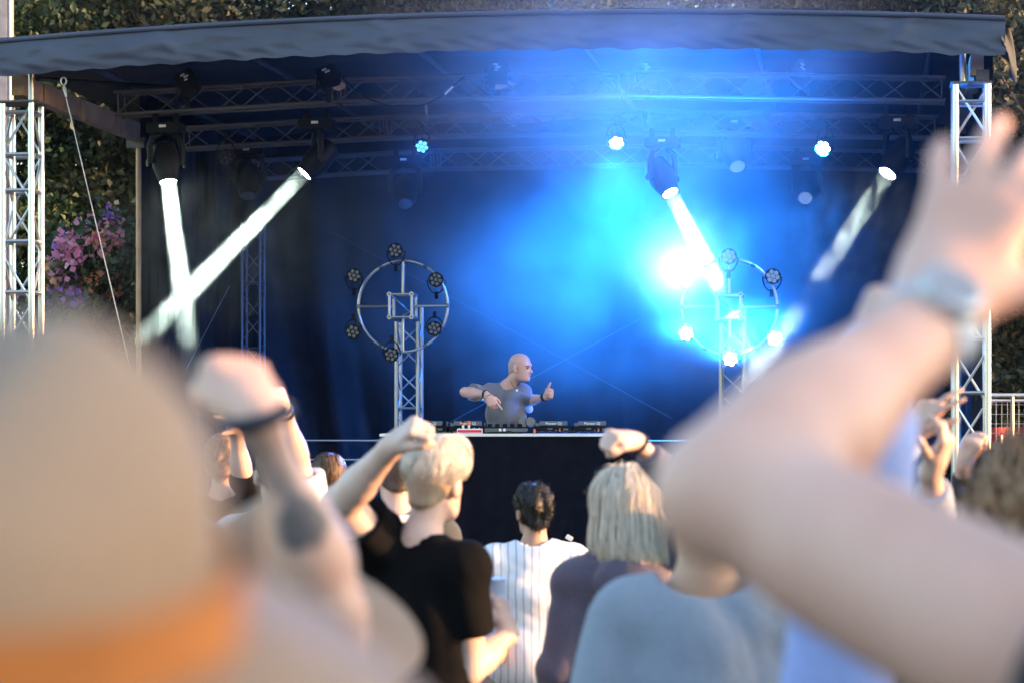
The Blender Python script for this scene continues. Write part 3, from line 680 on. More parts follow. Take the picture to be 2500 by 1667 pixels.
# ================================================================ stage smoke
def vol_mat(name, density, g=0.2, col=(0.9, 0.93, 1.0), noise=None, centre=None, radii=None, edge=(0.3, 1.0), zcut=None):
    m = bpy.data.materials.new(name); m.use_nodes = True; n = m.node_tree.nodes; l = m.node_tree.links
    n.remove(n['Principled BSDF'])
    v = n.new('ShaderNodeVolumePrincipled'); v.inputs['Color'].default_value = (*col, 1); v.inputs['Anisotropy'].default_value = g; v.inputs['Density'].default_value = density
    v.inputs['Density Attribute'].default_value = ''
    l.new(v.outputs[0], n['Material Output'].inputs['Volume'])
    if noise:
        sc_, lo, hi, stretch = noise
        tc = n.new('ShaderNodeTexCoord'); mp = n.new('ShaderNodeMapping'); mp.inputs['Scale'].default_value = stretch
        l.new(tc.outputs['Object'], mp.inputs['Vector'])
        nz = n.new('ShaderNodeTexNoise'); nz.inputs['Scale'].default_value = sc_; nz.inputs['Detail'].default_value = 3.0; nz.inputs['Distortion'].default_value = 0.6
        l.new(mp.outputs[0], nz.inputs['Vector'])
        mr = n.new('ShaderNodeMapRange'); mr.inputs['From Min'].default_value = lo; mr.inputs['From Max'].default_value = hi; mr.clamp = True
        l.new(nz.outputs['Fac'], mr.inputs['Value'])
        ln = n.new('ShaderNodeVectorMath'); ln.operation = 'LENGTH'
        sp = n.new('ShaderNodeVectorMath'); sp.operation = 'DIVIDE'; sp.inputs[1].default_value = radii
        l.new(tc.outputs['Object'], sp.inputs[0]); l.new(sp.outputs[0], ln.inputs[0])
        fr = n.new('ShaderNodeMapRange'); fr.interpolation_type = 'SMOOTHSTEP'; fr.inputs['From Min'].default_value = edge[1]; fr.inputs['From Max'].default_value = edge[0]
        l.new(ln.outputs['Value'], fr.inputs['Value'])
        mu = n.new('ShaderNodeMath'); mu.operation = 'MULTIPLY'; l.new(mr.outputs[0], mu.inputs[0]); l.new(fr.outputs[0], mu.inputs[1])
        m2 = n.new('ShaderNodeMath'); m2.operation = 'MULTIPLY'; m2.inputs[1].default_value = density; l.new(mu.outputs[0], m2.inputs[0]); l.new(m2.outputs[0], v.inputs['Density'])
    m.cycles.volume_sampling = 'MULTIPLE_IMPORTANCE'
    return m
def cloud(c, radii, material, label, rot=None, seg=16):
    b = MB(); rings = 10
    vs_ = []
    for i in range(rings + 1):
        t = math.pi * i / rings
        for j in range(seg):
            a = 2 * math.pi * j / seg; vs_.append(Vector((radii[0] * 1.03 * math.sin(t) * math.cos(a), radii[1] * 1.03 * math.sin(t) * math.sin(a), radii[2] * 1.03 * math.cos(t))))
    fs_ = [(i * seg + j, (i + 1) * seg + j, (i + 1) * seg + (j + 1) % seg, i * seg + (j + 1) % seg) for i in range(rings) for j in range(seg)]
    me = mesh_data('smoke', vs_, fs_, material, True, None)
    bm = bmesh.new(); bm.from_mesh(me); bmesh.ops.remove_doubles(bm, verts=bm.verts[:], dist=1e-5); bmesh.ops.recalc_face_normals(bm, faces=bm.faces[:]); bm.to_mesh(me); bm.free()
    o = link('smoke', me, None, Matrix.Translation(c) @ (rot.to_4x4() if rot else Matrix.Identity(4)), label=label, cat='smoke', kind='stuff')
    return o
hz = MB(); hz.box(S(0.2, 1.9, 3.0), 5.6, 5.1, 3.35, (SU, SV, SZ))
hz.obj('haze', vol_mat('thin_stage_haze', 0.0008, 0.35), smooth=False, label='thin even haze hanging over the whole stage', cat='haze', kind='stuff')
def along(p, q):   # rotation whose Z runs from p to q
    return (Vector(q) - Vector(p)).to_track_quat('Z', 'Y').to_matrix()
# drifting smoke where the beams cross
c1 = P(510, 600, 20.4)
cloud(c1, (1.30, 0.6, 1.02), vol_mat('smoke_left', 0.085, 0.0, (0.9, 1, 0.95), (5.0, 0.37, 0.60, (1, 1, 0.8)), None, (1.30, 0.6, 1.02), (0.35, 1.0)), 'drifting smoke around the two crossing white beams')
c2 = P(1655, 610, 19.45)
cloud(c2, (0.72, 0.5, 0.66), vol_mat('smoke_ring', 0.125, 0.25, (0.92, 0.96, 1.0), (1.6, 0.2, 0.6, (1, 1, 1)), None, (0.72, 0.5, 0.66), (0.0, 1.0)), 'dense glowing smoke puff over the lit ring stand')
c3 = P(2080, 560, 19.8)
cloud(c3, (0.75, 0.4, 0.64), vol_mat('smoke_right', 0.07, 0.0, (0.92, 1, 0.95), (8.0, 0.46, 0.58, (1, 1, 0.7)), None, (0.75, 0.4, 0.64), (0.75, 1.0)), 'curling smoke in the white beam beside the big raised hand')
# broad blue smoke: a deep bank behind the lamps and a thinner veil drifting out in front
c4 = P(1450, 540, 22.3)
cloud(c4, (3.5, 1.6, 2.1), vol_mat('smoke_bank', 0.40, 0.1, (0.85, 0.93, 1.0), (1.0, 0.30, 0.66, (1, 1, 1)), None, (3.5, 1.6, 2.1), (0.0, 1.0)), 'deep bank of blue lit smoke across the middle of the stage')
c5 = P(1500, 150, 18.9)
cloud(c5, (2.6, 1.4, 1.3), vol_mat('smoke_veil', 0.17, 0.2, (0.85, 0.93, 1.0), (0.9, 0.22, 0.66, (1, 1, 1)), None, (2.6, 1.4, 1.3), (0.0, 1.0)), 'thin veil of blue smoke drifting out over the canopy edge')
c6 = P(1785, 850, 19.4)
cloud(c6, (0.95, 0.55, 0.55), vol_mat('smoke_low', 0.11, 0.35, (0.92, 0.96, 1.0), (1.8, 0.2, 0.6, (1, 1, 1)), None, (0.95, 0.55, 0.55), (0.0, 1.0)), 'low smoke glowing around the bottom lamps of the lit ring stand')
c7 = P(1700, 590, 20.35)
cloud(c7, (0.5, 0.3, 0.66), vol_mat('smoke_beam', 0.07, 0.1, (0.92, 1, 0.96), (4.0, 0.30, 0.62, (1, 1, 0.8)), None, (0.5, 0.3, 0.66), (0.7, 1.0)), 'wispy smoke in the white beam above the lit ring stand')
# ================================================================ trees, shrub, fence behind the stage
def leaf_mat(name, base, alt, trans=0.25):
    m, n, l, b = new_mat(name)
    at = n.new('ShaderNodeAttribute'); at.attribute_name = 'tint'
    rp = n.new('ShaderNodeValToRGB'); rp.color_ramp.elements[0].color = (*base, 1); rp.color_ramp.elements[1].color = (*alt, 1)
    l.new(at.outputs['Fac'], rp.inputs[0]); l.new(rp.outputs[0], b.inputs['Base Color'])
    b.inputs['Roughness'].default_value = 0.55
    tr = n.new('ShaderNodeBsdfTranslucent'); l.new(rp.outputs[0], tr.inputs['Color'])
    mx = n.new('ShaderNodeMixShader'); mx.inputs[0].default_value = trans
    l.new(b.outputs[0], mx.inputs[1]); l.new(tr.outputs[0], mx.inputs[2]); l.new(mx.outputs[0], n['Material Output'].inputs['Surface'])
    return m
def leaf_mesh(name, pts, nrm_bias, size, material, rg, aspect=0.6, jit=0.9, clump=0):
    """pts: (n,3) centres; each leaf a folded, pointed four-triangle blade."""
    n = len(pts)
    d = rg.normal(size=(n, 3)); d /= np.linalg.norm(d, axis=1)[:, None]
    nv = rg.normal(size=(n, 3)) * jit + nrm_bias; nv /= np.linalg.norm(nv, axis=1)[:, None]
    u = d - nv * (d * nv).sum(1)[:, None]; u /= np.linalg.norm(u, axis=1)[:, None]
    v = np.cross(nv, u)
    s = size * (0.6 + 0.8 * rg.random(n))[:, None]
    A = pts - u * s * 0.5; B = pts + u * s * 0.5 - nv * s * 0.12
    Lf = pts + v * s * aspect * 0.5 + nv * s * 0.1; Rt = pts - v * s * aspect * 0.5 + nv * s * 0.1
    V = np.stack([A, Rt, B, Lf], 1).reshape(-1, 3)
    idx = np.arange(n) * 4
    F = np.concatenate([np.stack([idx, idx + 1, idx + 2], 1), np.stack([idx, idx + 2, idx + 3], 1)])
    me = bpy.data.meshes.new(name)
    me.vertices.add(len(V)); me.vertices.foreach_set('co', V.astype(np.float32).ravel())
    me.loops.add(len(F) * 3); me.loops.foreach_set('vertex_index', F.astype(np.int32).ravel())
    me.polygons.add(len(F)); me.polygons.foreach_set('loop_start', np.arange(len(F), dtype=np.int32) * 3)
    me.update(calc_edges=True)
    a = me.attributes.new('tint', 'FLOAT', 'POINT'); tint_ = rg.random(n)
    if clump: tint_ = 0.45 * tint_ + 0.55 * np.repeat(rg.random(n // clump + 1) ** 1.5, clump)[:n]
    a.data.foreach_set('value', np.repeat(tint_, 4).astype(np.float32))
    me.materials.append(material)
    return me
M['bark'] = mat('bark', (0.09, 0.06, 0.04), 0.9, 0, 0.4, 8, 0.6, 30, stretch=(1, 1, 0.25))
LM = [leaf_mat('leaf_green', (0.012, 0.032, 0.011), (0.05, 0.085, 0.026)), leaf_mat('leaf_dark', (0.007, 0.018, 0.009), (0.022, 0.043, 0.016)), leaf_mat('leaf_olive', (0.016, 0.028, 0.011), (0.065, 0.068, 0.026))]
def tree(x, y, h, cr, base, lm, nclump, per, lsize, label, seed):
    rg = np.random.default_rng(seed); rr = random.Random(seed)
    r = empty('tree', Vector((x, y, 0)), label, 'tree', 'trees behind the stage')
    b = MB(); top = Vector((x + rr.uniform(-.4, .4), y, h * 0.8))
    n = 7; b.tube([Vector((x, y, 0)).lerp(top, i / n) + Vector((0.12 * math.sin(i * 1.3 + seed), 0.1 * math.cos(i * 1.7), 0)) for i in range(n + 1)], [0.26 - 0.21 * i / n for i in range(n + 1)], 9); b.obj('trunk', M['bark'], r)
    cl = []
    for i in range(nclump):
        p = rg.normal(size=3); p /= np.linalg.norm(p); q = rg.random() ** 0.45
        cl.append(np.array([x, y, (h + base) / 2]) + p * q * np.array([cr, cr, (h - base) / 2]))
    for i in range(12):
        c = cl[i]; s0 = Vector((x, y, max(base * 0.7, c[2] * 0.6))).lerp(top, 0.2)
        b = MB(); mid = s0.lerp(Vector(c), 0.5) + Vector((0, 0, 0.25)); b.tube([s0, mid, Vector(c)], [0.07, 0.045, 0.015], 6); b.obj('limb', M['bark'], r)
    pts = np.concatenate([c + rg.normal(size=(per, 3)) * np.array([0.34, 0.34, 0.2]) * (0.6 + 0.7 * rg.random()) for c in cl])
    me = leaf_mesh('crown', pts - np.array([x, y, 0]), np.array([0.2, -0.35, 0.7]), lsize, lm, rg, 0.6, 0.9, per)
    link('crown', me, r, Matrix.Translation((x, y, 0)))
spec = [(-6.9, 29.5, 9.8, 2.1, 0.6, 0, 'broad green tree behind the tower by the flowers'), (-4.1, 30.5, 9.2, 1.9, 2.5, 2, 'olive tinted tree rising over the canopy left of the smoke'),
        (-1.5, 31.5, 9.6, 1.9, 3.0, 1, 'dark tree rising behind the canopy middle, left of the bluest smoke'), (1.2, 31, 9.0, 1.8, 3.2, 0, 'green tree rising behind the bluest smoke above the canopy'),
        (3.8, 31.5, 9.4, 1.9, 3.0, 1, 'dark tree rising above the canopy over the glowing ring'), (6.6, 29.5, 9.9, 1.9, 0.8, 2, 'olive tinted tree beside the canopy corner above the mesh fence'),
        (9.2, 33, 10.2, 2.3, 1.0, 1, 'dark tree at the picture edge behind the mesh fence'), (-9.4, 33, 12.4, 3.0, 0.8, 1, 'dark tree at the picture edge behind the grey column'),
        (-5.6, 35, 13.0, 3.2, 0.8, 1, 'tall dark tree standing behind the olive tinted tree by the flowers'), (-0.2, 36, 13.0, 3.4, 2.5, 1, 'tall dark tree far behind the canopy middle'),
        (4.6, 36, 13.0, 3.2, 1.0, 1, 'tall dark tree far behind the canopy over the glowing ring'), (7.9, 35.5, 13.0, 3.0, 0.6, 1, 'tall dark tree far behind the canopy corner')]
for i, (x, y, h, cr, bs_, lm, lab) in enumerate(spec):
    tree(x, y, h, cr, bs_, LM[lm], 150 if y < 33 else 230, 210, 0.105 if y < 33 else 0.16, lab, 40 + i)

# clipped hedge behind fence and behind the flowers
def hedge(x0, x1, y, h, d, label, seed, lm, n=14000, ls=0.12):
    rg = np.random.default_rng(seed)
    pts = np.stack([rg.uniform(x0, x1, n), y + d * (rg.random(n) - 0.5), h * rg.random(n) ** 0.8], 1)
    pts[:, 2] *= 1 + 0.12 * np.sin(pts[:, 0] * 2.1 + seed) + 0.07 * np.sin(pts[:, 0] * 5.3)
    r = empty('hedge', Vector(((x0 + x1) / 2, y, 0)), label, 'hedge')
    me = leaf_mesh('foliage', pts - np.array([(x0 + x1) / 2, y, 0]), np.array([0.1, -0.6, 0.5]), ls, lm, rg); link('foliage', me, r, Matrix.Translation(((x0 + x1) / 2, y, 0)))
    b = MB()
    for k in range(8):
        xx = x0 + (x1 - x0) * (k + 0.5) / 8; b.tube([(xx, y, 0), (xx + 0.1, y, h * 0.5), (xx - 0.05, y, h * 0.8)], [0.03, 0.02, 0.01], 6)
    b.obj('stems', M['bark'], r)
hedge(4.9, 11, 28.0, 3.0, 1.6, 'dense dark hedge behind the mesh fence', 5, LM[1], 22000)
hedge(-9.5, -3.0, 27.6, 2.6, 1.5, 'dense dark hedge below the trees behind the flowering shrub', 6, LM[1], 22000)

# flowering shrub
rg = np.random.default_rng(77)
fm = leaf_mat('petal_pink', (0.70, 0.20, 0.42), (0.9, 0.48, 0.62), 0.35); fm2 = leaf_mat('petal_violet', (0.28, 0.12, 0.65), (0.55, 0.25, 0.75), 0.35); fm3 = leaf_mat('petal_apricot', (0.85, 0.32, 0.18), (0.95, 0.52, 0.35), 0.35)
fc = P(190, 690, 24.0); fr = empty('flowering_shrub', Vector((fc.x, fc.y, 0)), 'shrub covered in pink, violet and apricot blossom beside the truss tower', 'shrub')
cl = []
for i in range(150):
    px = 118 + 150 * rg.random() ** 0.8; tp = 560 + (250 - px) * 0.62 + 22 * math.sin(px * 0.11); py = tp + (820 - tp) * rg.random() ** 1.5
    q = P(px, py, 24 + rg.normal() * 0.35); cl.append((np.array(q), px, py))
loc0 = np.array([fc.x, fc.y, 0])
def blossom(sel, material, nm_):
    pts = np.concatenate([c + rg.normal(size=(48, 3)) * 0.06 for c, _, _ in sel]); link(nm_, leaf_mesh(nm_, pts - loc0, np.array([0.3, -0.8, 0.3]), 0.075, material, rg, 0.9), fr, Matrix.Translation(loc0))
up = [c for c in cl if c[2] < 740]
blossom([c for i, c in enumerate(up) if i % 5 in (0, 3)], fm, 'pink_blossom'); blossom([c for i, c in enumerate(up) if i % 5 == 1], fm2, 'violet_blossom'); blossom([c for i, c in enumerate(up) if i % 5 in (2, 4)], fm3, 'apricot_blossom')
pts = np.concatenate([c + np.array([0, 0.1, -0.05]) + rg.normal(size=(60, 3)) * 0.12 for c, _, _ in cl]); link('foliage', leaf_mesh('foliage', pts - loc0, np.array([0, -0.5, 0.5]), 0.09, LM[0], rg), fr, Matrix.Translation(loc0))
for k in range(9):
    c = cl[k * 7][0]; b = MB(); b.tube([Vector((fc.x + 0.05 * k - 0.2, fc.y, 0)), Vector((fc.x, fc.y, 1.0)).lerp(Vector(c), 0.5), Vector(c)], [0.03, 0.018, 0.006], 6); b.obj('stem', M['bark'], fr)

# mesh fence panels
M['galv'] = mat('galvanised_steel', (0.62, 0.60, 0.60), 0.4, 0.7, 0.1, 10)
FD = 25.5
fe = empty('mesh_fence', Vector((P(2470, 0, FD).x, FD, 0)), 'galvanised mesh fence panel in front of the hedge', 'fence')
fx0, fx1 = P(2405, 0, FD).x, P(2640, 0, FD).x
for z, r_ in ((P(0, 964, FD).z, 0.022), (P(0, 977, FD).z, 0.018)): bar('rail', (fx0, FD, z), (fx1, FD, z), r_, M['galv'], fe)
zt = P(0, 964, FD).z
for xx in (P(2412, 0, FD).x, P(2471, 0, FD).x, P(2560, 0, FD).x, P(2630, 0, FD).x): bar('post', (xx, FD, 0), (xx, FD, zt), 0.022, M['galv'], fe)
k = 0
xx = fx0
while xx < fx1: bar('mesh_wire', (xx, FD + 0.02, 0.2), (xx, FD + 0.02, zt - 0.06), 0.0035, M['galv'], fe, 6); xx += 0.06
for i in range(10): bar('mesh_wire', (fx0, FD + 0.025, zt - 0.1 - 0.1 * i), (fx1, FD + 0.025, zt - 0.1 - 0.1 * i), 0.0035, M['galv'], fe, 6)
b = MB(); b.grid(lambda u, v: (fx0 - 0.1 + (fx1 - fx0 + 0.3) * u, FD + 0.5 + 0.03 * math.sin(u * 20), 0.05 + (P(0, 1042, FD + 0.5).z - 0.05) * v), 30, 6); b.obj('banner', mat('red_banner', (0.45, 0.05, 0.05), 0.7, 0, 0.25, 4), label='faded red banner hanging behind the mesh fence', cat='banner')
b = MB(); q = P(2442, 1062, 23.5); b.tube([(q.x, q.y, 0), (q.x, q.y, q.z)], 0.025, 12); b.obj('marker_post', M['galv'], label='short pale post top between the tower and the brown head', cat='post')

# grey column at the picture corner
c = P(8, 0, 27.0); b = MB(); b.box(Vector((c.x - 0.06, c.y, 3.6)), 0.15, 0.15, 3.6, None, 0.02); o = b.obj('grey_column', mat('lilac_grey_paint', (0.30, 0.27, 0.30), 0.6), label='plain grey column standing behind the canopy at the picture corner', cat='column')
b = MB(); b.tube([(c.x + 0.105, c.y - 0.13, 0.05), (c.x + 0.105, c.y - 0.13, 7.1)], 0.015, 8); b.obj('edge_pipe', M['galv'], o)

# unseen hedge added beyond the frame so its shade covers the nearest people
rg = np.random.default_rng(99); n_ = 26000
pts = np.stack([9.3 + 0.9 * (rg.random(n_) - 0.5), rg.uniform(-9, 4.9, n_), 3.18 * rg.random(n_) ** 0.7], 1); pts[:, 2] *= 1 + 0.02 * np.sin(pts[:, 1] * 3.0) + 0.01 * np.sin(pts[:, 1] * 9.0)
sh_ = empty('hedge', Vector((9.3, -2, 0)), 'tall unseen hedge added at the side to shade the nearest people', 'hedge')
link('foliage', leaf_mesh('foliage', pts - np.array([9.3, -2, 0]), np.array([-0.6, 0, 0.4]), 0.30, LM[1], rg), sh_, Matrix.Translation((9.3, -2, 0)))
b = MB(); b.box((9.3, -2.05, 1.45), 0.2, 6.85, 1.45); b.obj('stems', M['bark'], sh_)  # solid block inside the added hedge, stops the sun
# ================================================================ people: blended distance fields turned into one continuous skin
def V3(*a): return np.array(a, dtype=np.float64)
class Field:
    def __init__(s): s.pr = []; s.sub = []; s.cut = []; s.disp = None; s.dmax = 0.0
    def cone(s, a, b, r1, r2, k=0.02, cuts=None): s.pr.append(('c', np.array(a, float), np.array(b, float), r1, r2, k, cuts)); return s
    def ell(s, c, rad, k=0.02, rot=None, cuts=None): s.pr.append(('e', np.array(c, float), np.array(rad, float), rot, None, k, cuts)); return s
    def ev(s, p, q):
        if q[0] == 'c':
            a, b, r1, r2 = q[1:5]; ab = b - a; L2 = max(ab @ ab, 1e-12); pa = p - a
            t = np.clip(pa @ ab / L2, 0, 1); d = np.sqrt(((pa - t[:, None] * ab) ** 2).sum(1)) - (r1 + (r2 - r1) * t)
        else:
            c, rad, rot = q[1:4]; x = p - c
            if rot is not None: x = x @ rot
            k0 = np.sqrt(((x / rad) ** 2).sum(1)); k1 = np.sqrt(((x / (rad * rad)) ** 2).sum(1)); d = k0 * (k0 - 1) / np.maximum(k1, 1e-9)
        if q[6]:
            for (o, nn) in q[6]: d = np.maximum(d, (p - o) @ nn)
        return d
    def bbox(s, q):
        if q[0] == 'c': r = max(q[3], q[4]); return np.minimum(q[1], q[2]) - r, np.maximum(q[1], q[2]) + r
        m = q[2].max(); return q[1] - m, q[1] + m
    def dist(s, p, band):
        d = np.full(len(p), 9.0)
        for q in s.pr:
            lo, hi = s.bbox(q); e = band + q[5] + s.dmax
            m = np.nonzero(((p > lo - e) & (p < hi + e)).all(1))[0]
            if not len(m): continue
            dn = s.ev(p[m], q); k = q[5]; dc = d[m]
            h = np.clip(0.5 + 0.5 * (dc - dn) / k, 0, 1)
            d[m] = np.where(dc > 8, dn, dc + (dn - dc) * h - k * h * (1 - h))
        if s.disp is not None:
            m = np.nonzero(np.abs(d) < band + s.dmax)[0]
            if len(m): d[m] += s.disp(p[m])
        for q in s.sub:
            lo, hi = s.bbox(q); e = band
            m = np.nonzero(((p > lo - e) & (p < hi + e)).all(1))[0]
            if len(m): d[m] = np.maximum(d[m], -s.ev(p[m], q))
        for (o, nn) in s.cut: d = np.maximum(d, (p - o) @ nn)
        return d
    def mesh(s, name, h, material, loc, smooth_iter=1):
        lo = np.min([s.bbox(q)[0] for q in s.pr], axis=0) - 4 * h - s.dmax; hi = np.max([s.bbox(q)[1] for q in s.pr], axis=0) + 4 * h + s.dmax
        B = 6; nb = np.ceil((hi - lo) / (h * B)).astype(int); N = nb * B
        ci = np.stack(np.meshgrid(*[np.arange(n) for n in nb], indexing='ij'), -1).reshape(-1, 3)
        cc = lo + (ci + 0.5) * h * B; rad = h * B * 0.87
        dc = s.dist(cc, rad * 1.5 + 0.02)
        act = np.abs(dc) < rad * 1.25 + s.dmax + 0.004
        val = np.where(dc < 0, -1.0, 1.0)
        G = np.repeat(np.repeat(np.repeat(val.reshape(nb), B, 0), B, 1), B, 2).astype(np.float32)
        off = np.stack(np.meshgrid(*[np.arange(B)] * 3, indexing='ij'), -1).reshape(-1, 3)
        ai = ci[act]
        for st in range(0, len(ai), 400):
            idx = (ai[st:st + 400, None, :] * B + off[None]).reshape(-1, 3)
            dv = s.dist(lo + idx * h, rad * 2 + 0.02)
            G[idx[:, 0], idx[:, 1], idx[:, 2]] = dv
        S_ = G < 0
        c = [S_[i:N[0] - 1 + i, j:N[1] - 1 + j, k:N[2] - 1 + k] for i in (0, 1) for j in (0, 1) for k in (0, 1)]
        cnt = sum(x.astype(np.int8) for x in c); cells = np.argwhere((cnt > 0) & (cnt < 8))
        ids = np.full(tuple(N), -1, np.int32); ids[cells[:, 0], cells[:, 1], cells[:, 2]] = np.arange(len(cells))
        acc = np.zeros((len(cells), 3)); num = np.zeros(len(cells))
        cr = [(i, j, k) for i in (0, 1) for j in (0, 1) for k in (0, 1)]
        cv = [G[cells[:, 0] + i, cells[:, 1] + j, cells[:, 2] + k] for i, j, k in cr]
        for x in range(8):
            for y in range(x + 1, 8):
                if sum(abs(cr[x][t] - cr[y][t]) for t in range(3)) != 1: continue
                m = (cv[x] < 0) != (cv[y] < 0)
                t = cv[x][m] / (cv[x][m] - cv[y][m]); a = np.array(cr[x], float); b_ = np.array(cr[y], float)
                acc[m] += a + t[:, None] * (b_ - a); num[m] += 1
        vert = lo + (cells + acc / num[:, None]) * h
        quads = []
        for ax in range(3):
            e0 = S_; sl0 = [slice(1, n - 1) for n in N]; sl1 = list(sl0); sl0[ax] = slice(0, N[ax] - 1); sl1[ax] = slice(1, N[ax])
            ch = S_[tuple(sl0)] != S_[tuple(sl1)]; w_ = np.argwhere(ch) + np.array([0 if t == ax else 1 for t in range(3)])
            if not len(w_): continue
            u, v = (ax + 1) % 3, (ax + 2) % 3; eu = np.eye(3, dtype=int)[u]; evv = np.eye(3, dtype=int)[v]
            g_ = lambda q: ids[q[:, 0], q[:, 1], q[:, 2]]
            Q = np.stack([g_(w_ - eu - evv), g_(w_ - evv), g_(w_), g_(w_ - eu)], 1)
            neg = S_[w_[:, 0], w_[:, 1], w_[:, 2]]
            Q[~neg] = Q[~neg][:, ::-1]
            quads.append(Q[(Q >= 0).all(1)])
        Q = np.concatenate(quads)
        for _ in range(smooth_iter):      # light relaxing of the voxel steps
            a_ = np.zeros_like(vert); n_ = np.zeros(len(vert))
            for i in range(4):
                p_, q_ = Q[:, i], Q[:, (i + 1) % 4]
                for t in range(3):
                    a_[:, t] += np.bincount(p_, vert[q_, t], len(vert)) + np.bincount(q_, vert[p_, t], len(vert))
                n_ += np.bincount(p_, minlength=len(vert)) + np.bincount(q_, minlength=len(vert))
            vert = vert * 0.5 + 0.5 * a_ / np.maximum(n_, 1)[:, None]
        me = bpy.data.meshes.new(name); L = np.array(loc)
        me.vertices.add(len(vert)); me.vertices.foreach_set('co', (vert - L).astype(np.float32).ravel())
        me.loops.add(len(Q) * 4); me.loops.foreach_set('vertex_index', Q.astype(np.int32).ravel())
        me.polygons.add(len(Q)); me.polygons.foreach_set('loop_start', np.arange(len(Q), dtype=np.int32) * 4)
        me.polygons.foreach_set('use_smooth', np.ones(len(Q), bool))
        me.update(calc_edges=True); me.validate()
        me.materials.append(material)
        return me, vert

def unit(v): v = np.array(v, float); return v / np.linalg.norm(v)
def hand(F, wrist, to, palm, thumb_sign, s=1.0, curl=(20, 25, 20), spread=8, thumb=(0.75, 30), ks=1.0, curls=None, fan=None, fr=1.0):
    """Palm and five fingers. to: wrist->fingers, palm: direction the palm faces, thumb_sign: side of thumb along to x palm."""
    l = unit(to); n = np.array(palm, float); n = unit(n - l * (n @ l)); wv = np.cross(l, n) * thumb_sign; W = np.array(wrist, float)
    pt = lambda x, y, z=0.0: W + (l * y + wv * x + n * z) * s
    kn = [(0.031, 0.090), (0.010, 0.094), (-0.011, 0.090), (-0.030, 0.081)]
    F.cone(pt(0.0, -0.02), pt(0.0, 0.02), 0.029 * s, 0.030 * s, 0.02)
    for (x, y) in kn: F.cone(pt(x * 0.6, 0.01), pt(x, y), 0.018 * s, 0.0135 * s, 0.016)
    F.ell(pt(0.022, 0.035, 0.012), np.array([0.022, 0.022, 0.022]) * s, 0.015)
    F.ell(pt(-0.022, 0.035, 0.010), np.array([0.018, 0.02, 0.02]) * s, 0.015)
    seg = [(0.043, 0.026, 0.021), (0.047, 0.030, 0.022), (0.044, 0.028, 0.021), (0.034, 0.021, 0.019)]
    for i in range(4):
        x, y = kn[i]; p = pt(x, y); a0 = R(fan[i]) if fan else R(spread) * (1.5 - i) * 0.66; dirn = l * math.cos(a0) + wv * math.sin(a0); ang = 0.0
        cu = curls[i] if curls else curl
        for j in range(3):
            ang += R(cu[j]); dd = dirn * math.cos(ang) + n * math.sin(ang); q = p + dd * seg[i][j] * s
            F.cone(p, q, (0.0105 - 0.0008 * j - (0.001 if i == 3 else 0)) * s * fr, (0.0098 - 0.0009 * j - (0.001 if i == 3 else 0)) * s * fr, 0.005 * ks); p = q
    out, bend = thumb; p = pt(0.024, 0.022, 0.006); dd = unit(l * 0.75 + wv * out + n * 0.25)
    for j, sl in enumerate((0.044, 0.033, 0.027)):
        q = p + dd * sl * s; F.cone(p, q, (0.0145 - 0.0015 * j) * s, (0.0125 - 0.0015 * j) * s, 0.008 * ks); p = q
        c_, s_ = math.cos(R(bend)), math.sin(R(bend)); dd = unit(dd * c_ + (n * 0.6 - wv * 0.6) * s_)
FIST = dict(curls=[(78, 95, 60)] * 4, spread=2, thumb=(0.25, 48))
GRIP = dict(curls=[(68, 92, 60), (70, 94, 60), (72, 94, 60), (74, 94, 60)], spread=2, thumb=(0.35, 44))
LOOSE = dict(curls=[(50, 70, 45), (58, 75, 45), (65, 78, 45), (70, 80, 45)], spread=4, thumb=(0.45, 35))
OPEN = dict(curl=(8, 12, 10), spread=16, thumb=(1.0, 8))
RELAX = dict(curls=[(18, 28, 18), (26, 32, 20), (32, 36, 22), (38, 38, 24)], spread=6, thumb=(0.7, 20))

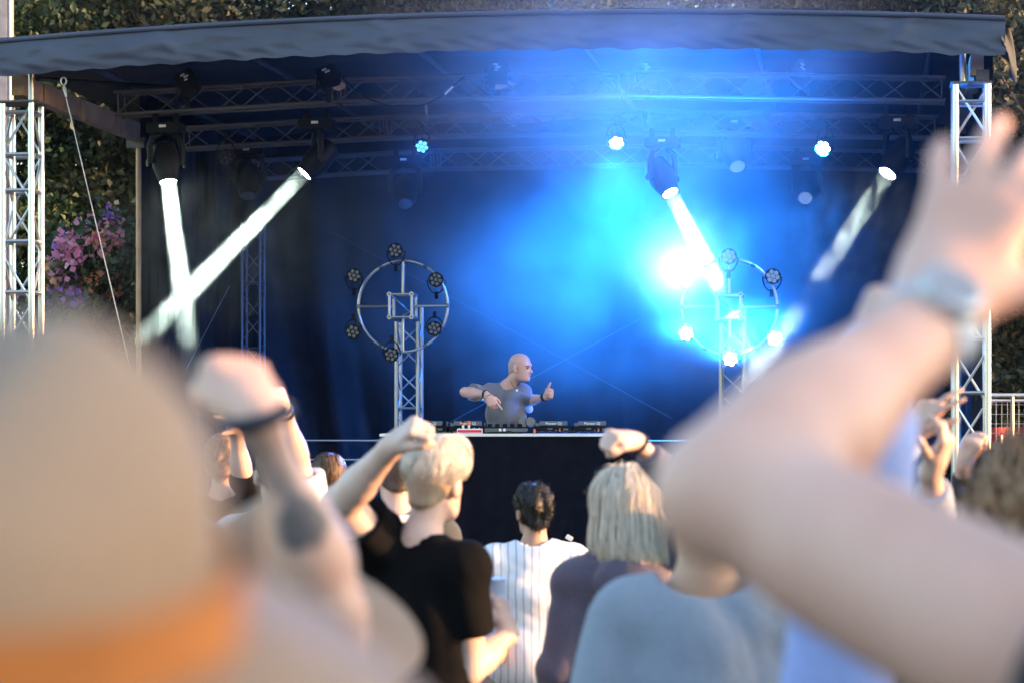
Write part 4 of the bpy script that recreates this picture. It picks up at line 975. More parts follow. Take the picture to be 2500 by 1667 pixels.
def skin_mat(name, col, tattoo=None):
    m, n, l, b = new_mat(name)
    tc = n.new('ShaderNodeTexCoord'); nz = n.new('ShaderNodeTexNoise'); nz.inputs['Scale'].default_value = 9; nz.inputs['Detail'].default_value = 5; l.new(tc.outputs['Object'], nz.inputs['Vector'])
    c = np.array(col); rp = n.new('ShaderNodeValToRGB'); rp.color_ramp.elements[0].position = 0.3; rp.color_ramp.elements[1].position = 0.72
    rp.color_ramp.elements[0].color = (*(c * np.array([0.92, 0.82, 0.78])), 1); rp.color_ramp.elements[1].color = (*np.minimum(c * 1.07, 1), 1); l.new(nz.outputs['Fac'], rp.inputs[0])
    out = rp.outputs[0]
    if tattoo:
        for (ctr, rad, tone, amt) in tattoo:
            vm = n.new('ShaderNodeVectorMath'); vm.operation = 'DISTANCE'; vm.inputs[1].default_value = ctr; l.new(tc.outputs['Object'], vm.inputs[0])
            n2 = n.new('ShaderNodeTexNoise'); n2.inputs['Scale'].default_value = 22; n2.inputs['Detail'].default_value = 3; l.new(tc.outputs['Object'], n2.inputs['Vector'])
            ad = n.new('ShaderNodeMath'); ad.operation = 'MULTIPLY_ADD'; ad.inputs[1].default_value = rad * 0.9; l.new(n2.outputs['Fac'], ad.inputs[0]); l.new(vm.outputs['Value'], ad.inputs[2])
            mr = n.new('ShaderNodeMapRange'); mr.inputs['From Min'].default_value = rad * 1.45; mr.inputs['From Max'].default_value = rad * 1.2; mr.inputs['To Max'].default_value = amt; l.new(ad.outputs[0], mr.inputs['Value'])
            mx = n.new('ShaderNodeMix'); mx.data_type = 'RGBA'; mx.inputs[7].default_value = (*tone, 1); l.new(mr.outputs[0], mx.inputs[0]); l.new(out, mx.inputs[6]); out = mx.outputs[2]
    l.new(out, b.inputs['Base Color']); b.inputs['Roughness'].default_value = 0.5; b.inputs['Specular IOR Level'].default_value = 0.4
    b.inputs['Subsurface Weight'].default_value = 0.0
    nb_ = n.new('ShaderNodeTexNoise'); nb_.inputs['Scale'].default_value = 140; l.new(tc.outputs['Object'], nb_.inputs['Vector'])
    bp = n.new('ShaderNodeBump'); bp.inputs['Strength'].default_value = 0.12; bp.inputs['Distance'].default_value = 0.003; l.new(nb_.outputs['Fac'], bp.inputs['Height']); l.new(bp.outputs[0], b.inputs['Normal'])
    return m
def hair_mat(name, lo, hi, rough=0.45):
    m, n, l, b = new_mat(name)
    at = n.new('ShaderNodeAttribute'); at.attribute_name = 'tint'
    tc = n.new('ShaderNodeTexCoord'); mp = n.new('ShaderNodeMapping'); mp.inputs['Scale'].default_value = (60, 60, 9); l.new(tc.outputs['Object'], mp.inputs['Vector'])
    nz = n.new('ShaderNodeTexNoise'); nz.inputs['Scale'].default_value = 1.6; nz.inputs['Detail'].default_value = 4; l.new(mp.outputs[0], nz.inputs['Vector'])
    ad = n.new('ShaderNodeMath'); ad.operation = 'ADD'; l.new(at.outputs['Fac'], ad.inputs[0]); l.new(nz.outputs['Fac'], ad.inputs[1])
    mu = n.new('ShaderNodeMath'); mu.operation = 'MULTIPLY'; mu.inputs[1].default_value = 0.62; l.new(ad.outputs[0], mu.inputs[0])
    rp = n.new('ShaderNodeValToRGB'); rp.color_ramp.elements[0].position = 0.15; rp.color_ramp.elements[1].position = 0.8; rp.color_ramp.elements[0].color = (*lo, 1); rp.color_ramp.elements[1].color = (*hi, 1)
    l.new(mu.outputs[0], rp.inputs[0]); l.new(rp.outputs[0], b.inputs['Base Color']); b.inputs['Roughness'].default_value = rough; b.inputs['Specular IOR Level'].default_value = 0.35
    bp = n.new('ShaderNodeBump'); bp.inputs['Strength'].default_value = 0.5; bp.inputs['Distance'].default_value = 0.006; l.new(nz.outputs['Fac'], bp.inputs['Height']); l.new(bp.outputs[0], b.inputs['Normal'])
    return m
def strands(name, vert, me, flow, n, length, width, lift, material, parent, loc, seed, keep=None, nseg=5, curl=0.0, field=None):
    """Thin hair ribbons rooted on a hair surface, running along flow(point)."""
    rg = np.random.default_rng(seed); nor = np.zeros(len(vert) * 3, np.float32); me.vertices.foreach_get('normal', nor); nor = nor.reshape(-1, 3).astype(float)
    pool = np.arange(len(vert)) if keep is None else np.nonzero(keep(vert))[0]
    ix = rg.choice(pool, n); p = vert[ix] - nor[ix] * 0.004; nn = nor[ix]
    d0 = flow(p) + rg.normal(size=(n, 3)) * 0.16; d0 -= nn * (d0 * nn).sum(1)[:, None]; d0 /= np.linalg.norm(d0, axis=1)[:, None] + 1e-9
    ln = length * (0.6 + 0.7 * rg.random(n)); pts = []; q = p.copy(); d = d0.copy(); lf = lift * rg.random(n)
    for j in range(nseg + 1):
        pts.append(q + nn * (lf * math.sin(math.pi * 0.8 * j / nseg))[:, None]); d = d + (flow(q) - nn * (flow(q) * nn).sum(1)[:, None]) * 0.25 + rg.normal(size=(n, 3)) * curl; d /= np.linalg.norm(d, axis=1)[:, None]
        q = q + d * (ln / nseg)[:, None]
        if field is not None:      # stay on the hair surface; let go below its lower edge
            e = 0.004; d0_ = field.dist(q, 0.2); gr_ = np.stack([field.dist(q + np.eye(3)[t] * e, 0.2) - d0_ for t in range(3)], 1); gl = np.linalg.norm(gr_, axis=1)[:, None] + 1e-9; gr_ /= gl
            fix = np.clip(d0_ - 0.002 - 0.7 * lf, -0.02, 0.02) * (np.abs(gr_[:, 2]) < 0.93); q = q - gr_ * fix[:, None]; nn = np.where((np.abs(d0_) < 0.03)[:, None], gr_, nn); d = d - nn * (d * nn).sum(1)[:, None]
        else: q = q - nn * 0.0012 * j
    pts = np.stack(pts, 1); side = np.cross(d0, nn); side /= np.linalg.norm(side, axis=1)[:, None] + 1e-9
    wd = width * (0.6 + 0.8 * rg.random(n))[:, None, None] * np.linspace(1, 0.25, nseg + 1)[None, :, None]
    A = pts + side[:, None] * wd; B_ = pts - side[:, None] * wd
    V = np.stack([A, B_], 2).reshape(-1, 3); base = np.arange(n)[:, None] * (2 * (nseg + 1)) + np.arange(nseg)[None] * 2; base = base.ravel()
    Q = np.stack([base, base + 1, base + 3, base + 2], 1)
    m2 = bpy.data.meshes.new(name); m2.vertices.add(len(V)); m2.vertices.foreach_set('co', (V - np.array(loc)).astype(np.float32).ravel())
    m2.loops.add(len(Q) * 4); m2.loops.foreach_set('vertex_index', Q.astype(np.int32).ravel()); m2.polygons.add(len(Q)); m2.polygons.foreach_set('loop_start', np.arange(len(Q), dtype=np.int32) * 4)
    m2.polygons.foreach_set('use_smooth', np.ones(len(Q), bool)); m2.update(calc_edges=True)
    a = m2.attributes.new('tint', 'FLOAT', 'POINT'); a.data.foreach_set('value', np.repeat(rg.random(n), 2 * (nseg + 1)).astype(np.float32)); m2.materials.append(material)
    return link(name, m2, parent, Matrix.Translation(loc))

def wrinkle(seed, amp, base, up=(0, 0, 1)):
    rg = np.random.default_rng(seed); ks = []
    for i in range(9):
        th = rg.uniform(0, math.pi); f = rg.uniform(14, 46); ks.append((np.array([math.cos(th) * f, rg.uniform(-8, 8), math.sin(th) * f * 0.8]), rg.uniform(0, 6.28), rg.uniform(0.4, 1) * 22 / f))
    def fn(p):
        q = p - base; wob = 0.9 * np.sin(q @ np.array([7., 3, 5]) + seed) + 0.7 * np.sin(q @ np.array([-4., 6, 9]) + 2 * seed); d = np.zeros(len(p))
        for kv, ph, a in ks: d += a * (0.6 - np.abs(np.sin(0.5 * (q @ kv) + ph + wob * 0.9)))*1.6
        return amp * d / 3.0
    return fn

def person(label, X, Y, H, yaw=0.0, skin=None, shirt=None, trousers=None, hair=None, arms=None, head=(0, 0, 0), h=0.009, z0=0.0, lean=(0, 0), baggy=0.0, sleeve=0.55, long_sleeve=False,
           ground=True, wr_amp=0.006, neckline=0.072, head_off=(0, 0, 0), hem=0.86, seed=1, smile=None, hood=False, group='people in the crowd', shoulder=(0, 0), wide=1.0, collar=None, neck_deep=0.0):
    """yaw 0 faces the stage (+Y). arms: {'L'/'R': dict(elbow=, wrist=, to=, palm=, pose=)} in world space. Returns dict with frames."""
    s = H / 1.78; ca, sa = math.cos(yaw), math.sin(yaw); base = V3(X, Y, z0)
    def W(x, y, z):
        x *= s; y *= s; z *= s
        x += lean[0] * max(0, z - 0.9 * s); y += lean[1] * max(0, z - 0.9 * s)
        return base + V3(x * ca - y * sa, x * sa + y * ca, z)
    rotb = np.array([[ca, -sa, 0], [sa, ca, 0], [0, 0, 1.0]])
    arms = arms or {}
    F = Field()
    # torso core and legs
    F.ell(W(0, 0, 1.26), np.array([0.15 * wide, 0.1, 0.19]) * s, 0.03, rotb); F.ell(W(0, 0.0, 1.05), np.array([0.13 * wide, 0.095, 0.17]) * s, 0.04, rotb); F.ell(W(0, 0, 0.93), np.array([0.145 * wide, 0.105, 0.12]) * s, 0.04, rotb)
    for sg in (-1, 1):
        F.cone(W(0.085 * sg, 0, 0.9), W(0.095 * sg, 0.015, 0.5), 0.078 * s, 0.052 * s, 0.04); F.cone(W(0.095 * sg, 0.015, 0.5), W(0.1 * sg, -0.01, 0.09), 0.052 * s, 0.036 * s, 0.02)
        F.cone(W(0.1 * sg, -0.03, 0.045), W(0.115 * sg, 0.14, 0.03), 0.038 * s, 0.03 * s, 0.03)
    F.cone(W(0, -0.02, 1.49), W(0, -0.025, 1.44), 0.055 * s, 0.062 * s, 0.03)
    for sg in (-1, 1): F.cone(W(0.02 * sg, -0.03, 1.49), W(0.12 * sg * wide, -0.02, 1.42), 0.036 * s, 0.036 * s, 0.04)
    # head
    hy, hp, hr = head
    Rh = (Matrix.Rotation(yaw + hy, 3, 'Z') @ Matrix.Rotation(hp, 3, 'X') @ Matrix.Rotation(hr, 3, 'Y')); Rh = np.array(Rh)
    HC = W(0, 0.015, 1.662) + np.array(head_off)
    Hd = lambda x, y, z: HC + Rh @ (V3(x, y, z) * s)
    F.cone(Hd(0, -0.03, -0.06), W(0, -0.02, 1.47), 0.052 * s, 0.058 * s, 0.03)
    F.ell(Hd(0, -0.012, 0.034), np.array([0.076, 0.097, 0.084]) * s, 0.02, Rh); F.ell(Hd(0, 0.028, -0.035), np.array([0.063, 0.066, 0.078]) * s, 0.03, Rh)
    F.cone(Hd(-0.022, 0.045, -0.085), Hd(0.022, 0.045, -0.085), 0.03 * s, 0.03 * s, 0.03); F.cone(Hd(0, 0.07, -0.092), Hd(0, 0.078, -0.095), 0.018 * s, 0.018 * s, 0.025)
    F.cone(Hd(-0.036, 0.074, 0.022), Hd(0.036, 0.074, 0.022), 0.014 * s, 0.014 * s, 0.018)
    F.cone(Hd(0, 0.086, 0.008), Hd(0, 0.110, -0.030), 0.008 * s, 0.012 * s, 0.012); F.cone(Hd(-0.012, 0.094, -0.034), Hd(0.012, 0.094, -0.034), 0.009 * s, 0.009 * s, 0.008)
    F.cone(Hd(-0.018, 0.083, -0.058), Hd(0.018, 0.083, -0.058), 0.008 * s, 0.008 * s, 0.007); F.cone(Hd(-0.016, 0.083, -0.07), Hd(0.016, 0.083, -0.07), 0.009 * s, 0.009 * s, 0.006)
    for sg in (-1, 1):
        er = Rh @ np.array(Matrix.Rotation(R(-22 * sg), 3, 'Z'))
        F.ell(Hd(0.081 * sg, -0.012, -0.012), np.array([0.009, 0.020, 0.033]) * s, 0.006, er); F.cone(Hd(0.075 * sg, 0.0, -0.035), Hd(0.078 * sg, -0.003, -0.04), 0.009 * s, 0.008 * s, 0.008)
        F.sub.append(('e', Hd(0.031 * sg, 0.098, 0.0), np.array([0.016, 0.012, 0.010]) * s, Rh, None, 0.01, None))
    # arms
    A = {}
    for key, sg in (('L', -1), ('R', 1)):
        ar = arms.get(key); sh = W(0.175 * sg * wide, -0.005, 1.405)
        if ar is None:
            el = W(0.235 * sg * wide, -0.03, 1.13); wr_ = W(0.245 * sg, 0.07, 0.89); to = wr_ - el; palm = W(-1 * sg, 0, 0) - W(0, 0, 0); pose = RELAX; ts = None
        else:
            el = np.array(ar['elbow']); wr_ = np.array(ar['wrist']); to = np.array(ar.get('to', wr_ - el)); palm = np.array(ar.get('palm', (0, 1, 0))); pose = ar.get('pose', FIST)
            up = max(0.0, min(1.0, (el[2] - sh[2] + 0.1) / 0.3)); sh = sh + V3(0, 0, 0.05 * up * s) - (W(sg, 0, 0) - W(0, 0, 0)) * 0.02 * up
            if 'shoulder' in ar: sh = np.array(ar['shoulder'])
        hs = (ar or {}).get('hs', 1.0) * s; th_ = (ar or {}).get('thick', 1.0) * s
        F.cone(W(0.10 * sg, -0.01, 1.39), sh, 0.06 * s, 0.055 * th_, 0.04)
        F.cone(sh, el, 0.054 * th_, 0.042 * th_, 0.025); F.cone(el, el + (wr_ - el) * 0.35, 0.040 * th_, 0.042 * th_, 0.02); F.cone(el + (wr_ - el) * 0.35, wr_, 0.042 * th_, 0.0275 * th_, 0.02)
        fa = unit(wr_ - el); ua = unit(el - sh); sd = np.cross(fa, ua); sd = unit(sd) if np.linalg.norm(sd) > 0.05 else V3(1, 0, 0); pv = unit(np.cross(sd, fa)); pu = unit(np.cross(sd, ua))
        L_ = np.linalg.norm(wr_ - el)
        F.cone(el + fa * 0.05 * s + sd * 0.014 * s, el + fa * L_ * 0.5 + sd * 0.006 * s, 0.034 * th_, 0.026 * th_, 0.03); F.cone(el + fa * 0.05 * s - sd * 0.012 * s, el + fa * L_ * 0.5, 0.032 * th_, 0.026 * th_, 0.03)
        F.cone(sh + ua * 0.09 * s + pu * 0.012 * s, sh + ua * 0.2 * s + pu * 0.010 * s, 0.042 * th_, 0.038 * th_, 0.03); F.cone(el - fa * 0.012 * s + ua * 0.01 * s, el, 0.030 * th_, 0.034 * th_, 0.02)
        tsg = (ar or {}).get('thumb', None)
        if tsg is None:      # thumb on the anatomical side
            tsg = 1 if sg > 0 else -1
        hand(F, wr_ + unit(to) * 0.015, to, palm, tsg, hs, **pose)
        A[key] = dict(sh=sh, el=el, wr=wr_)
    me, vert = F.mesh('person', h, skin, base)
    o = link('person', me, None, Matrix.Translation(base), label=label, cat='person', group=group)
    info = dict(o=o, Hd=Hd, Rh=Rh, s=s, W=W, arms=A, base=base, F=F, HC=HC, rotb=rotb)
    # shirt
    if shirt:
        C = Field(); bg_ = baggy
        C.ell(W(0, 0, 1.27), np.array([0.172 * wide + bg_, 0.122 + bg_ * 0.7, 0.2]) * s, 0.05, rotb); C.ell(W(0, 0.0, 1.05), np.array([0.156 * wide + bg_, 0.118 + bg_ * 0.8, 0.2]) * s, 0.06, rotb); C.ell(W(0, 0, 0.92), np.array([0.168 * wide + bg_, 0.125 + bg_ * 0.8, 0.16]) * s, 0.06, rotb)
        for sg in (-1, 1): C.cone(W(0.035 * sg, -0.03, 1.475), W(0.14 * sg * wide, -0.015, 1.432), (0.048 + bg_ * 0.2) * s, (0.056 + bg_ * 0.3) * s, 0.05)
        C.cone(W(-0.04, -0.03, 1.40), W(0.04, -0.03, 1.40), 0.09 * s, 0.09 * s, 0.06)
        for key, sg in (('L', -1), ('R', 1)):
            a = A[key]; ar = arms.get(key) or {}
            fr = ar.get('sleeve', 1.0 if long_sleeve else sleeve); th_ = ar.get('thick', 1.0) * s
            C.cone(W(0.10 * sg, -0.01, 1.39), a['sh'], 0.07 * s, (0.067 + bg_ * 0.4) * th_, 0.05)
            if not long_sleeve or ar.get('short'):
                e = a['sh'] + (a['el'] - a['sh']) * fr; u_ = unit(a['el'] - a['sh'])
                C.cone(a['sh'], e + u_ * 0.05, (0.066 + bg_ * 0.4) * th_, (0.062 + bg_ * 0.8) * th_, 0.03, [(e, u_)])
                C.sub.append(('c', e - u_ * 0.012, e + u_ * 0.08, (0.045 + bg_ * 0.35) * th_, (0.045 + bg_ * 0.35) * th_, 0.01, None))
            else:
                e = a['el'] + (a['wr'] - a['el']) * ar.get('cuff', 0.92); u_ = unit(a['wr'] - a['el'])
                C.cone(a['sh'], a['el'], (0.066 + bg_ * 0.4) * th_, (0.057 + bg_ * 0.6) * th_, 0.03); C.cone(a['el'], e + u_ * 0.02, (0.057 + bg_ * 0.6) * th_, (0.042 + bg_ * 0.3) * th_, 0.02, [(e, u_)])
        if hood:
            C.ell(W(0, -0.125, 1.41), np.array([0.12, 0.055, 0.095]) * s, 0.012, rotb); C.ell(W(0, -0.155, 1.36), np.array([0.075, 0.035, 0.06]) * s, 0.012, rotb)
            for sg in (-1, 1): C.cone(W(0.02 * sg, -0.125, 1.47), W(0.10 * sg, -0.03, 1.49), 0.036 * s, 0.040 * s, 0.012)
        nb0 = W(0, -0.02, 1.50)
        if neck_deep: C.sub.append(('e', W(0, -0.04, 1.52), np.array([neckline + 0.025, 0.16, neck_deep]) * s, rotb, None, 0.01, None))
        C.sub.append(('c', nb0 + np.array(head_off) * 0.1, HC + V3(0, 0, 0.05), neckline * s, (neckline + 0.02) * s, 0.01, None))
        C.cut.append((W(0, 0, hem), V3(0, 0, -1)))
        C.disp = wrinkle(seed, wr_amp, base); C.dmax = 0.02
        cm, cvv = C.mesh('shirt', min(h, 0.0075), shirt, base, 2)
        info['shirt'] = link('hoodie' if hood else 'shirt', cm, o, Matrix.Translation(base)); info['shirt_v'] = cvv
    if trousers:
        C = Field()
        C.ell(W(0, 0, 0.93), np.array([0.155 * wide, 0.115, 0.13]) * s, 0.04, rotb)
        for sg in (-1, 1): C.cone(W(0.085 * sg, 0, 0.9), W(0.098 * sg, 0.015, 0.5), 0.092 * s, 0.07 * s, 0.04); C.cone(W(0.098 * sg, 0.015, 0.5), W(0.102 * sg, -0.01, 0.07), 0.07 * s, 0.058 * s, 0.02, [(W(0, 0, 0.06), V3(0, 0, -1))])
        C.disp = wrinkle(seed + 5, 0.005, base); C.dmax = 0.015
        cm, _ = C.mesh('trousers', max(h, 0.012), trousers, base); link('trousers', cm, o, Matrix.Translation(base))
    if hair: hair(info, h)
    if ground:
        for sg in (-1, 1):
            f = W(0.1 * sg, -0.03, 0.045); t = W(0.115 * sg, 0.15, 0.035); C = Field(); C.cone(f, t, 0.05 * s, 0.043 * s, 0.02, [(W(0, 0, 0.004), V3(0, 0, -1))]); C.cone(f, W(0.1 * sg, -0.02, 0.1), 0.05 * s, 0.048 * s, 0.02)
            cm, _ = C.mesh('shoe', 0.012, M['shoe'], base); link('shoe', cm, o, Matrix.Translation(base))
    return info
M['shoe'] = mat('pale_shoe', (0.4, 0.4, 0.4), 0.6)

def hair_field(info, top=0.012, back=0.014, side=0.008, hl=(0.45, -0.028), front=0.075, noise=None, dmax=0.015):
    Hd, Rh, s, HC = info['Hd'], info['Rh'], info['s'], info['HC']; C = Field()
    C.ell(Hd(0, -0.012 - back * 0.3, 0.034 + top * 0.5), np.array([0.076 + side, 0.097 + back, 0.084 + top]) * s, 0.02, Rh)
    C.cone(Hd(0, -0.045, 0.0), Hd(0, -0.05, -0.055), (0.066 + side * 0.6) * s, (0.056 + side * 0.4) * s, 0.03)
    n1 = Rh @ unit((0, hl[0], -1.0)); C.cut.append((Hd(0, 0, hl[1]), n1)); C.cut.append((Hd(0, front, 0.03), Rh @ unit((0, 1, -0.35))))
    for sg in (-1, 1): C.sub.append(('e', Hd(0.085 * sg, 0.0, -0.02), np.array([0.03, 0.034, 0.036]) * s, Rh, None, 0.01, None))
    C.disp = noise; C.dmax = dmax if noise else 0
    return C
def lumps(Hd0, f, amp, seed):
    rg = np.random.default_rng(seed); ks = [(unit(rg.normal(size=3)) * f * rg.uniform(0.6, 1.5), rg.uniform(0, 6.28)) for _ in range(10)]
    def fn(p):
        q = p - Hd0; w_ = np.sin(q @ (np.array([1., 2, -1]) * f * 0.3)); d = np.zeros(len(p))
        for kv, ph in ks: d += np.sin(q @ kv + ph + w_)
        return amp * d / 3.0
    return fn
def short_hair(mt, n=2600, length=0.03, width=0.0018, lift=0.006, top=0.012, noise=(70, 0.004), seed=3, curl=0.05, hl=(0.45, -0.028), flow=(0, -0.5, -0.8), name='hair', back=0.014, side=0.008, front=0.075):
    def fn(info, h):
        C = hair_field(info, top, back, side, hl, front, lumps(info['HC'], noise[0], noise[1], seed))
        me, v = C.mesh(name, min(h, 0.006), mt, info['base']); o = link(name, me, info['o'], Matrix.Translation(info['base']))
        fl = info['Rh'] @ np.array(flow, float)
        strands('hair_strands', v, me, lambda p: np.repeat(fl[None], len(p), 0), n, length, width, lift, mt, o, info['base'], seed, curl=curl, field=C if length > 0.04 else None)
    return fn
# ================================================================ the performer
SK = {'fair': skin_mat('skin_fair', (0.58, 0.39, 0.32)), 'pale': skin_mat('skin_pale', (0.64, 0.46, 0.40)), 'tan': skin_mat('skin_tan', (0.46, 0.27, 0.18)), 'rosy': skin_mat('skin_rosy', (0.68, 0.42, 0.345)), 'dj': skin_mat('skin_performer', (0.64, 0.385, 0.34))}
FAB = {}
def fabric(name, col, var=0.1, sc=120, bump=0.2, **k):
    FAB[name] = mat('fabric_' + name, col, 0.85, 0, var, sc, bump, sc * 2.5, **{**dict(sheen=0.15, bdist=0.002, spec=0.2), **k}); return FAB[name]
fabric('taupe', (0.165, 0.16, 0.185)); fabric('black', (0.005, 0.005, 0.006), sheen=0.0, spec=0.06); fabric('grey', (0.235, 0.265, 0.33), 0.12, 90, stretch=(1, 1, 3)); fabric('plum', (0.105, 0.092, 0.135)); fabric('jacket', (0.055, 0.056, 0.058)); fabric('white', (0.75, 0.75, 0.78))
fabric('denim', (0.05, 0.07, 0.13)); fabric('blue', (0.12, 0.24, 0.50)); fabric('paleblue', (0.34, 0.42, 0.78)); fabric('greyblue', (0.30, 0.34, 0.44)); fabric('dark', (0.03, 0.03, 0.035)); fabric('band', (0.02, 0.022, 0.04))
def stripes():
    m, n, l, b = new_mat('fabric_striped'); tc = n.new('ShaderNodeTexCoord'); sp = n.new('ShaderNodeSeparateXYZ')
    nz = n.new('ShaderNodeTexNoise'); nz.inputs['Scale'].default_value = 6; l.new(tc.outputs['Object'], nz.inputs['Vector'])
    mxv = n.new('ShaderNodeVectorMath'); mxv.operation = 'SCALE'; mxv.inputs['Scale'].default_value = 0.02; l.new(nz.outputs['Color'], mxv.inputs[0])
    av = n.new('ShaderNodeVectorMath'); av.operation = 'ADD'; l.new(tc.outputs['Object'], av.inputs[0]); l.new(mxv.outputs[0], av.inputs[1]); l.new(av.outputs[0], sp.inputs[0])
    md = n.new('ShaderNodeMath'); md.operation = 'PINGPONG'; md.inputs[1].default_value = 0.0165; l.new(sp.outputs['X'], md.inputs[0])
    rp = n.new('ShaderNodeValToRGB'); rp.color_ramp.elements[0].position = 0.0009; rp.color_ramp.elements[1].position = 0.0017; rp.color_ramp.elements[0].color = (0.25, 0.2, 0.34, 1); rp.color_ramp.elements[1].color = (0.80, 0.80, 0.84, 1)
    l.new(md.outputs[0], rp.inputs[0]); l.new(rp.outputs[0], b.inputs['Base Color']); b.inputs['Roughness'].default_value = 0.85; return m
FAB['striped'] = stripes()
def ringband(info, at, direction, r, w_, material, name, h=0.006, flat=1.0):
    d = unit(direction); b = MB(); n_ = 22
    b.lathe([(-w_, r * 0.96), (-w_, r), (-w_ * 0.6, r + h), (w_ * 0.6, r + h), (w_, r), (w_, r * 0.96)], Vector(at), Vector(d), n_)
    return b.obj(name, material, info['o'])

DD = 20.2
dq = lambda px, py, dd=0.0: np.array(P(px, py, DD + dd))
dj = person('bald performer in a taupe t-shirt behind the table, head turned aside', P(1228, 0, DD).x, DD + 0.03, 1.73, math.pi, SK['dj'], FAB['taupe'], FAB['dark'], None,
    {'R': dict(elbow=dq(1136, 956, -0.22), wrist=dq(1186, 962, -0.36), to=np.array([0.55, -0.3, -0.75]), palm=(0.2, 0.9, -0.3), pose=dict(curls=[(20, 25, 15), (55, 60, 30), (60, 65, 40), (65, 70, 40)], spread=4, thumb=(0.5, 25)), sleeve=0.66, thick=0.94),
     'L': dict(elbow=dq(1287, 979, 0.05), wrist=dq(1330, 968, -0.18), to=np.array([0.55, -0.75, 0.25]), palm=(-0.75, -0.35, 0.1), pose=dict(curls=[(70, 85, 50)] * 4, spread=2, thumb=(0.5, -12)), sleeve=0.75, thick=0.92)},
    head=(R(62), R(-6), R(0)), h=0.0055, z0=DECK, lean=(-0.06, 0.10), wide=0.92, baggy=0.014, sleeve=0.6, ground=True, wr_amp=0.024, head_off=tuple(dq(1258, 896, -0.1) - np.array([0, 0, 0]) - (np.array([P(1228, 0, DD).x, DD + 0.03 - 0.1, DECK + 1.615]))), group=None, neckline=0.075, seed=4)
Hd = dj['Hd']
for sg in (-1, 1):
    b = MB(); b.tube([Hd(0.014 * sg, 0.090, 0.013), Hd(0.032 * sg, 0.090, 0.018), Hd(0.050 * sg, 0.078, 0.015)], 0.0045, 6); b.obj('eyebrow', hair_mat('brow%d' % sg, (0.05, 0.03, 0.03), (0.08, 0.05, 0.05)), dj['o'])
    b = MB(); b.lathe([(-0.005, 0.003), (0, 0.009), (0.004, 0.006)], Vector(Hd(0.031 * sg, 0.086, 0.0)), Vector(dj['Rh'] @ V3(0, 1, 0)), 10); b.obj('eye', M['black_plastic'], dj['o'])
b = MB(); b.tube([Hd(-0.014, 0.093, -0.064), Hd(0, 0.096, -0.064), Hd(0.014, 0.093, -0.064)], 0.0035, 6); b.obj('mouth', mat('lip', (0.35, 0.10, 0.10), 0.5), dj['o'])
# stubble shadow of shaved hair
C = hair_field(dj, -0.0035, -0.002, -0.0005, (0.55, -0.02), 0.055); me_, _v = C.mesh('shaved_hair', 0.006, skin_mat('stubble', (0.48, 0.32, 0.31)), dj['base']); link('shaved_hair', me_, dj['o'], Matrix.Translation(dj['base']))
a = dj['arms']
ringband(dj, a['R']['wr'] - unit(a['R']['wr'] - a['R']['el']) * 0.005, a['R']['wr'] - a['R']['el'], 0.033, 0.012, FAB['band'], 'wristband'); ringband(dj, a['R']['wr'] + unit(np.array([0.55, -0.3, -0.75])) * 0.03, np.array([0.55, -0.3, -0.75]), 0.034, 0.004, M['alu'], 'bracelet')
ringband(dj, a['L']['wr'] - unit(a['L']['wr'] - a['L']['el']) * 0.0, a['L']['wr'] - a['L']['el'], 0.034, 0.016, FAB['band'], 'wristband')
pz = dq(1262, 952, -0.19); b = MB(); b.lathe([(0, 0.010), (0.004, 0.010)], Vector(pz), (0, -1, 0), 12); b.obj('pendant', M['print_white'], dj['o'])
b = MB(); b.tube([Vector(dq(1245, 928, -0.13)), Vector(dq(1252, 940, -0.18)), Vector(pz), Vector(dq(1270, 940, -0.18)), Vector(dq(1272, 930, -0.12))], 0.0022, 6); b.obj('necklace', M['alu_dull'], dj['o'])

# ================================================================ people facing the stage
H_blond = hair_mat('hair_blond', (0.40, 0.32, 0.23), (0.86, 0.78, 0.67)); H_fade = hair_mat('hair_fade', (0.27, 0.20, 0.14), (0.46, 0.36, 0.26)); H_dark = hair_mat('hair_black', (0.006, 0.006, 0.007), (0.03, 0.024, 0.022), 0.35)
H_brown = hair_mat('hair_brown', (0.05, 0.028, 0.016), (0.16, 0.09, 0.05)); H_mid = hair_mat('hair_mid_brown', (0.045, 0.03, 0.024), (0.12, 0.08, 0.06)); H_plat = hair_mat('hair_platinum', (0.58, 0.47, 0.36), (0.92, 0.83, 0.71)); H_red = hair_mat('hair_reddish', (0.16, 0.08, 0.045), (0.36, 0.20, 0.11))
pp = lambda px, py, D: np.array(P(px, py, D))
def HZ(py, D): return float(P(0, py, D).z)

# blond man in black shirt
D = 7.4
def blond_hair(info, h):
    short_hair(H_fade, 2600, 0.02, 0.0014, 0.003, 0.004, (60, 0.0015), 5, 0.05, (0.5, -0.03), (0, -0.3, -0.9), 'cropped_hair', 0.006, 0.003, 0.06)(info, h)
    Hd, Rh, s = info['Hd'], info['Rh'], info['s']; C = Field()
    C.ell(Hd(0, -0.008, 0.052), np.array([0.081, 0.103, 0.085]) * s, 0.02, Rh); C.ell(Hd(-0.01, 0.05, 0.10), np.array([0.07, 0.05, 0.032]) * s, 0.04, Rh)
    C.cut.append((Hd(0, 0, 0.040), Rh @ unit((0, 0.42, -1)))); C.disp = lumps(info['HC'], 75, 0.0016, 8); C.dmax = 0.008
    me, v = C.mesh('hair', 0.006, H_blond, info['base']); o = link('hair', me, info['o'], Matrix.Translation(info['base']))
    cen = Hd(0.02, -0.06, 0.10)
    def fl(p):
        q = p - cen; t = np.cross(q, Rh @ V3(0, -0.5, 0.9)); return unit((0, 0, -1)) * 0.5 + q * 6 + t * 5
    strands('hair_strands', v, me, fl, 10000, 0.065, 0.0011, 0.012, H_blond, o, info['base'], 21, curl=0.06, field=C)
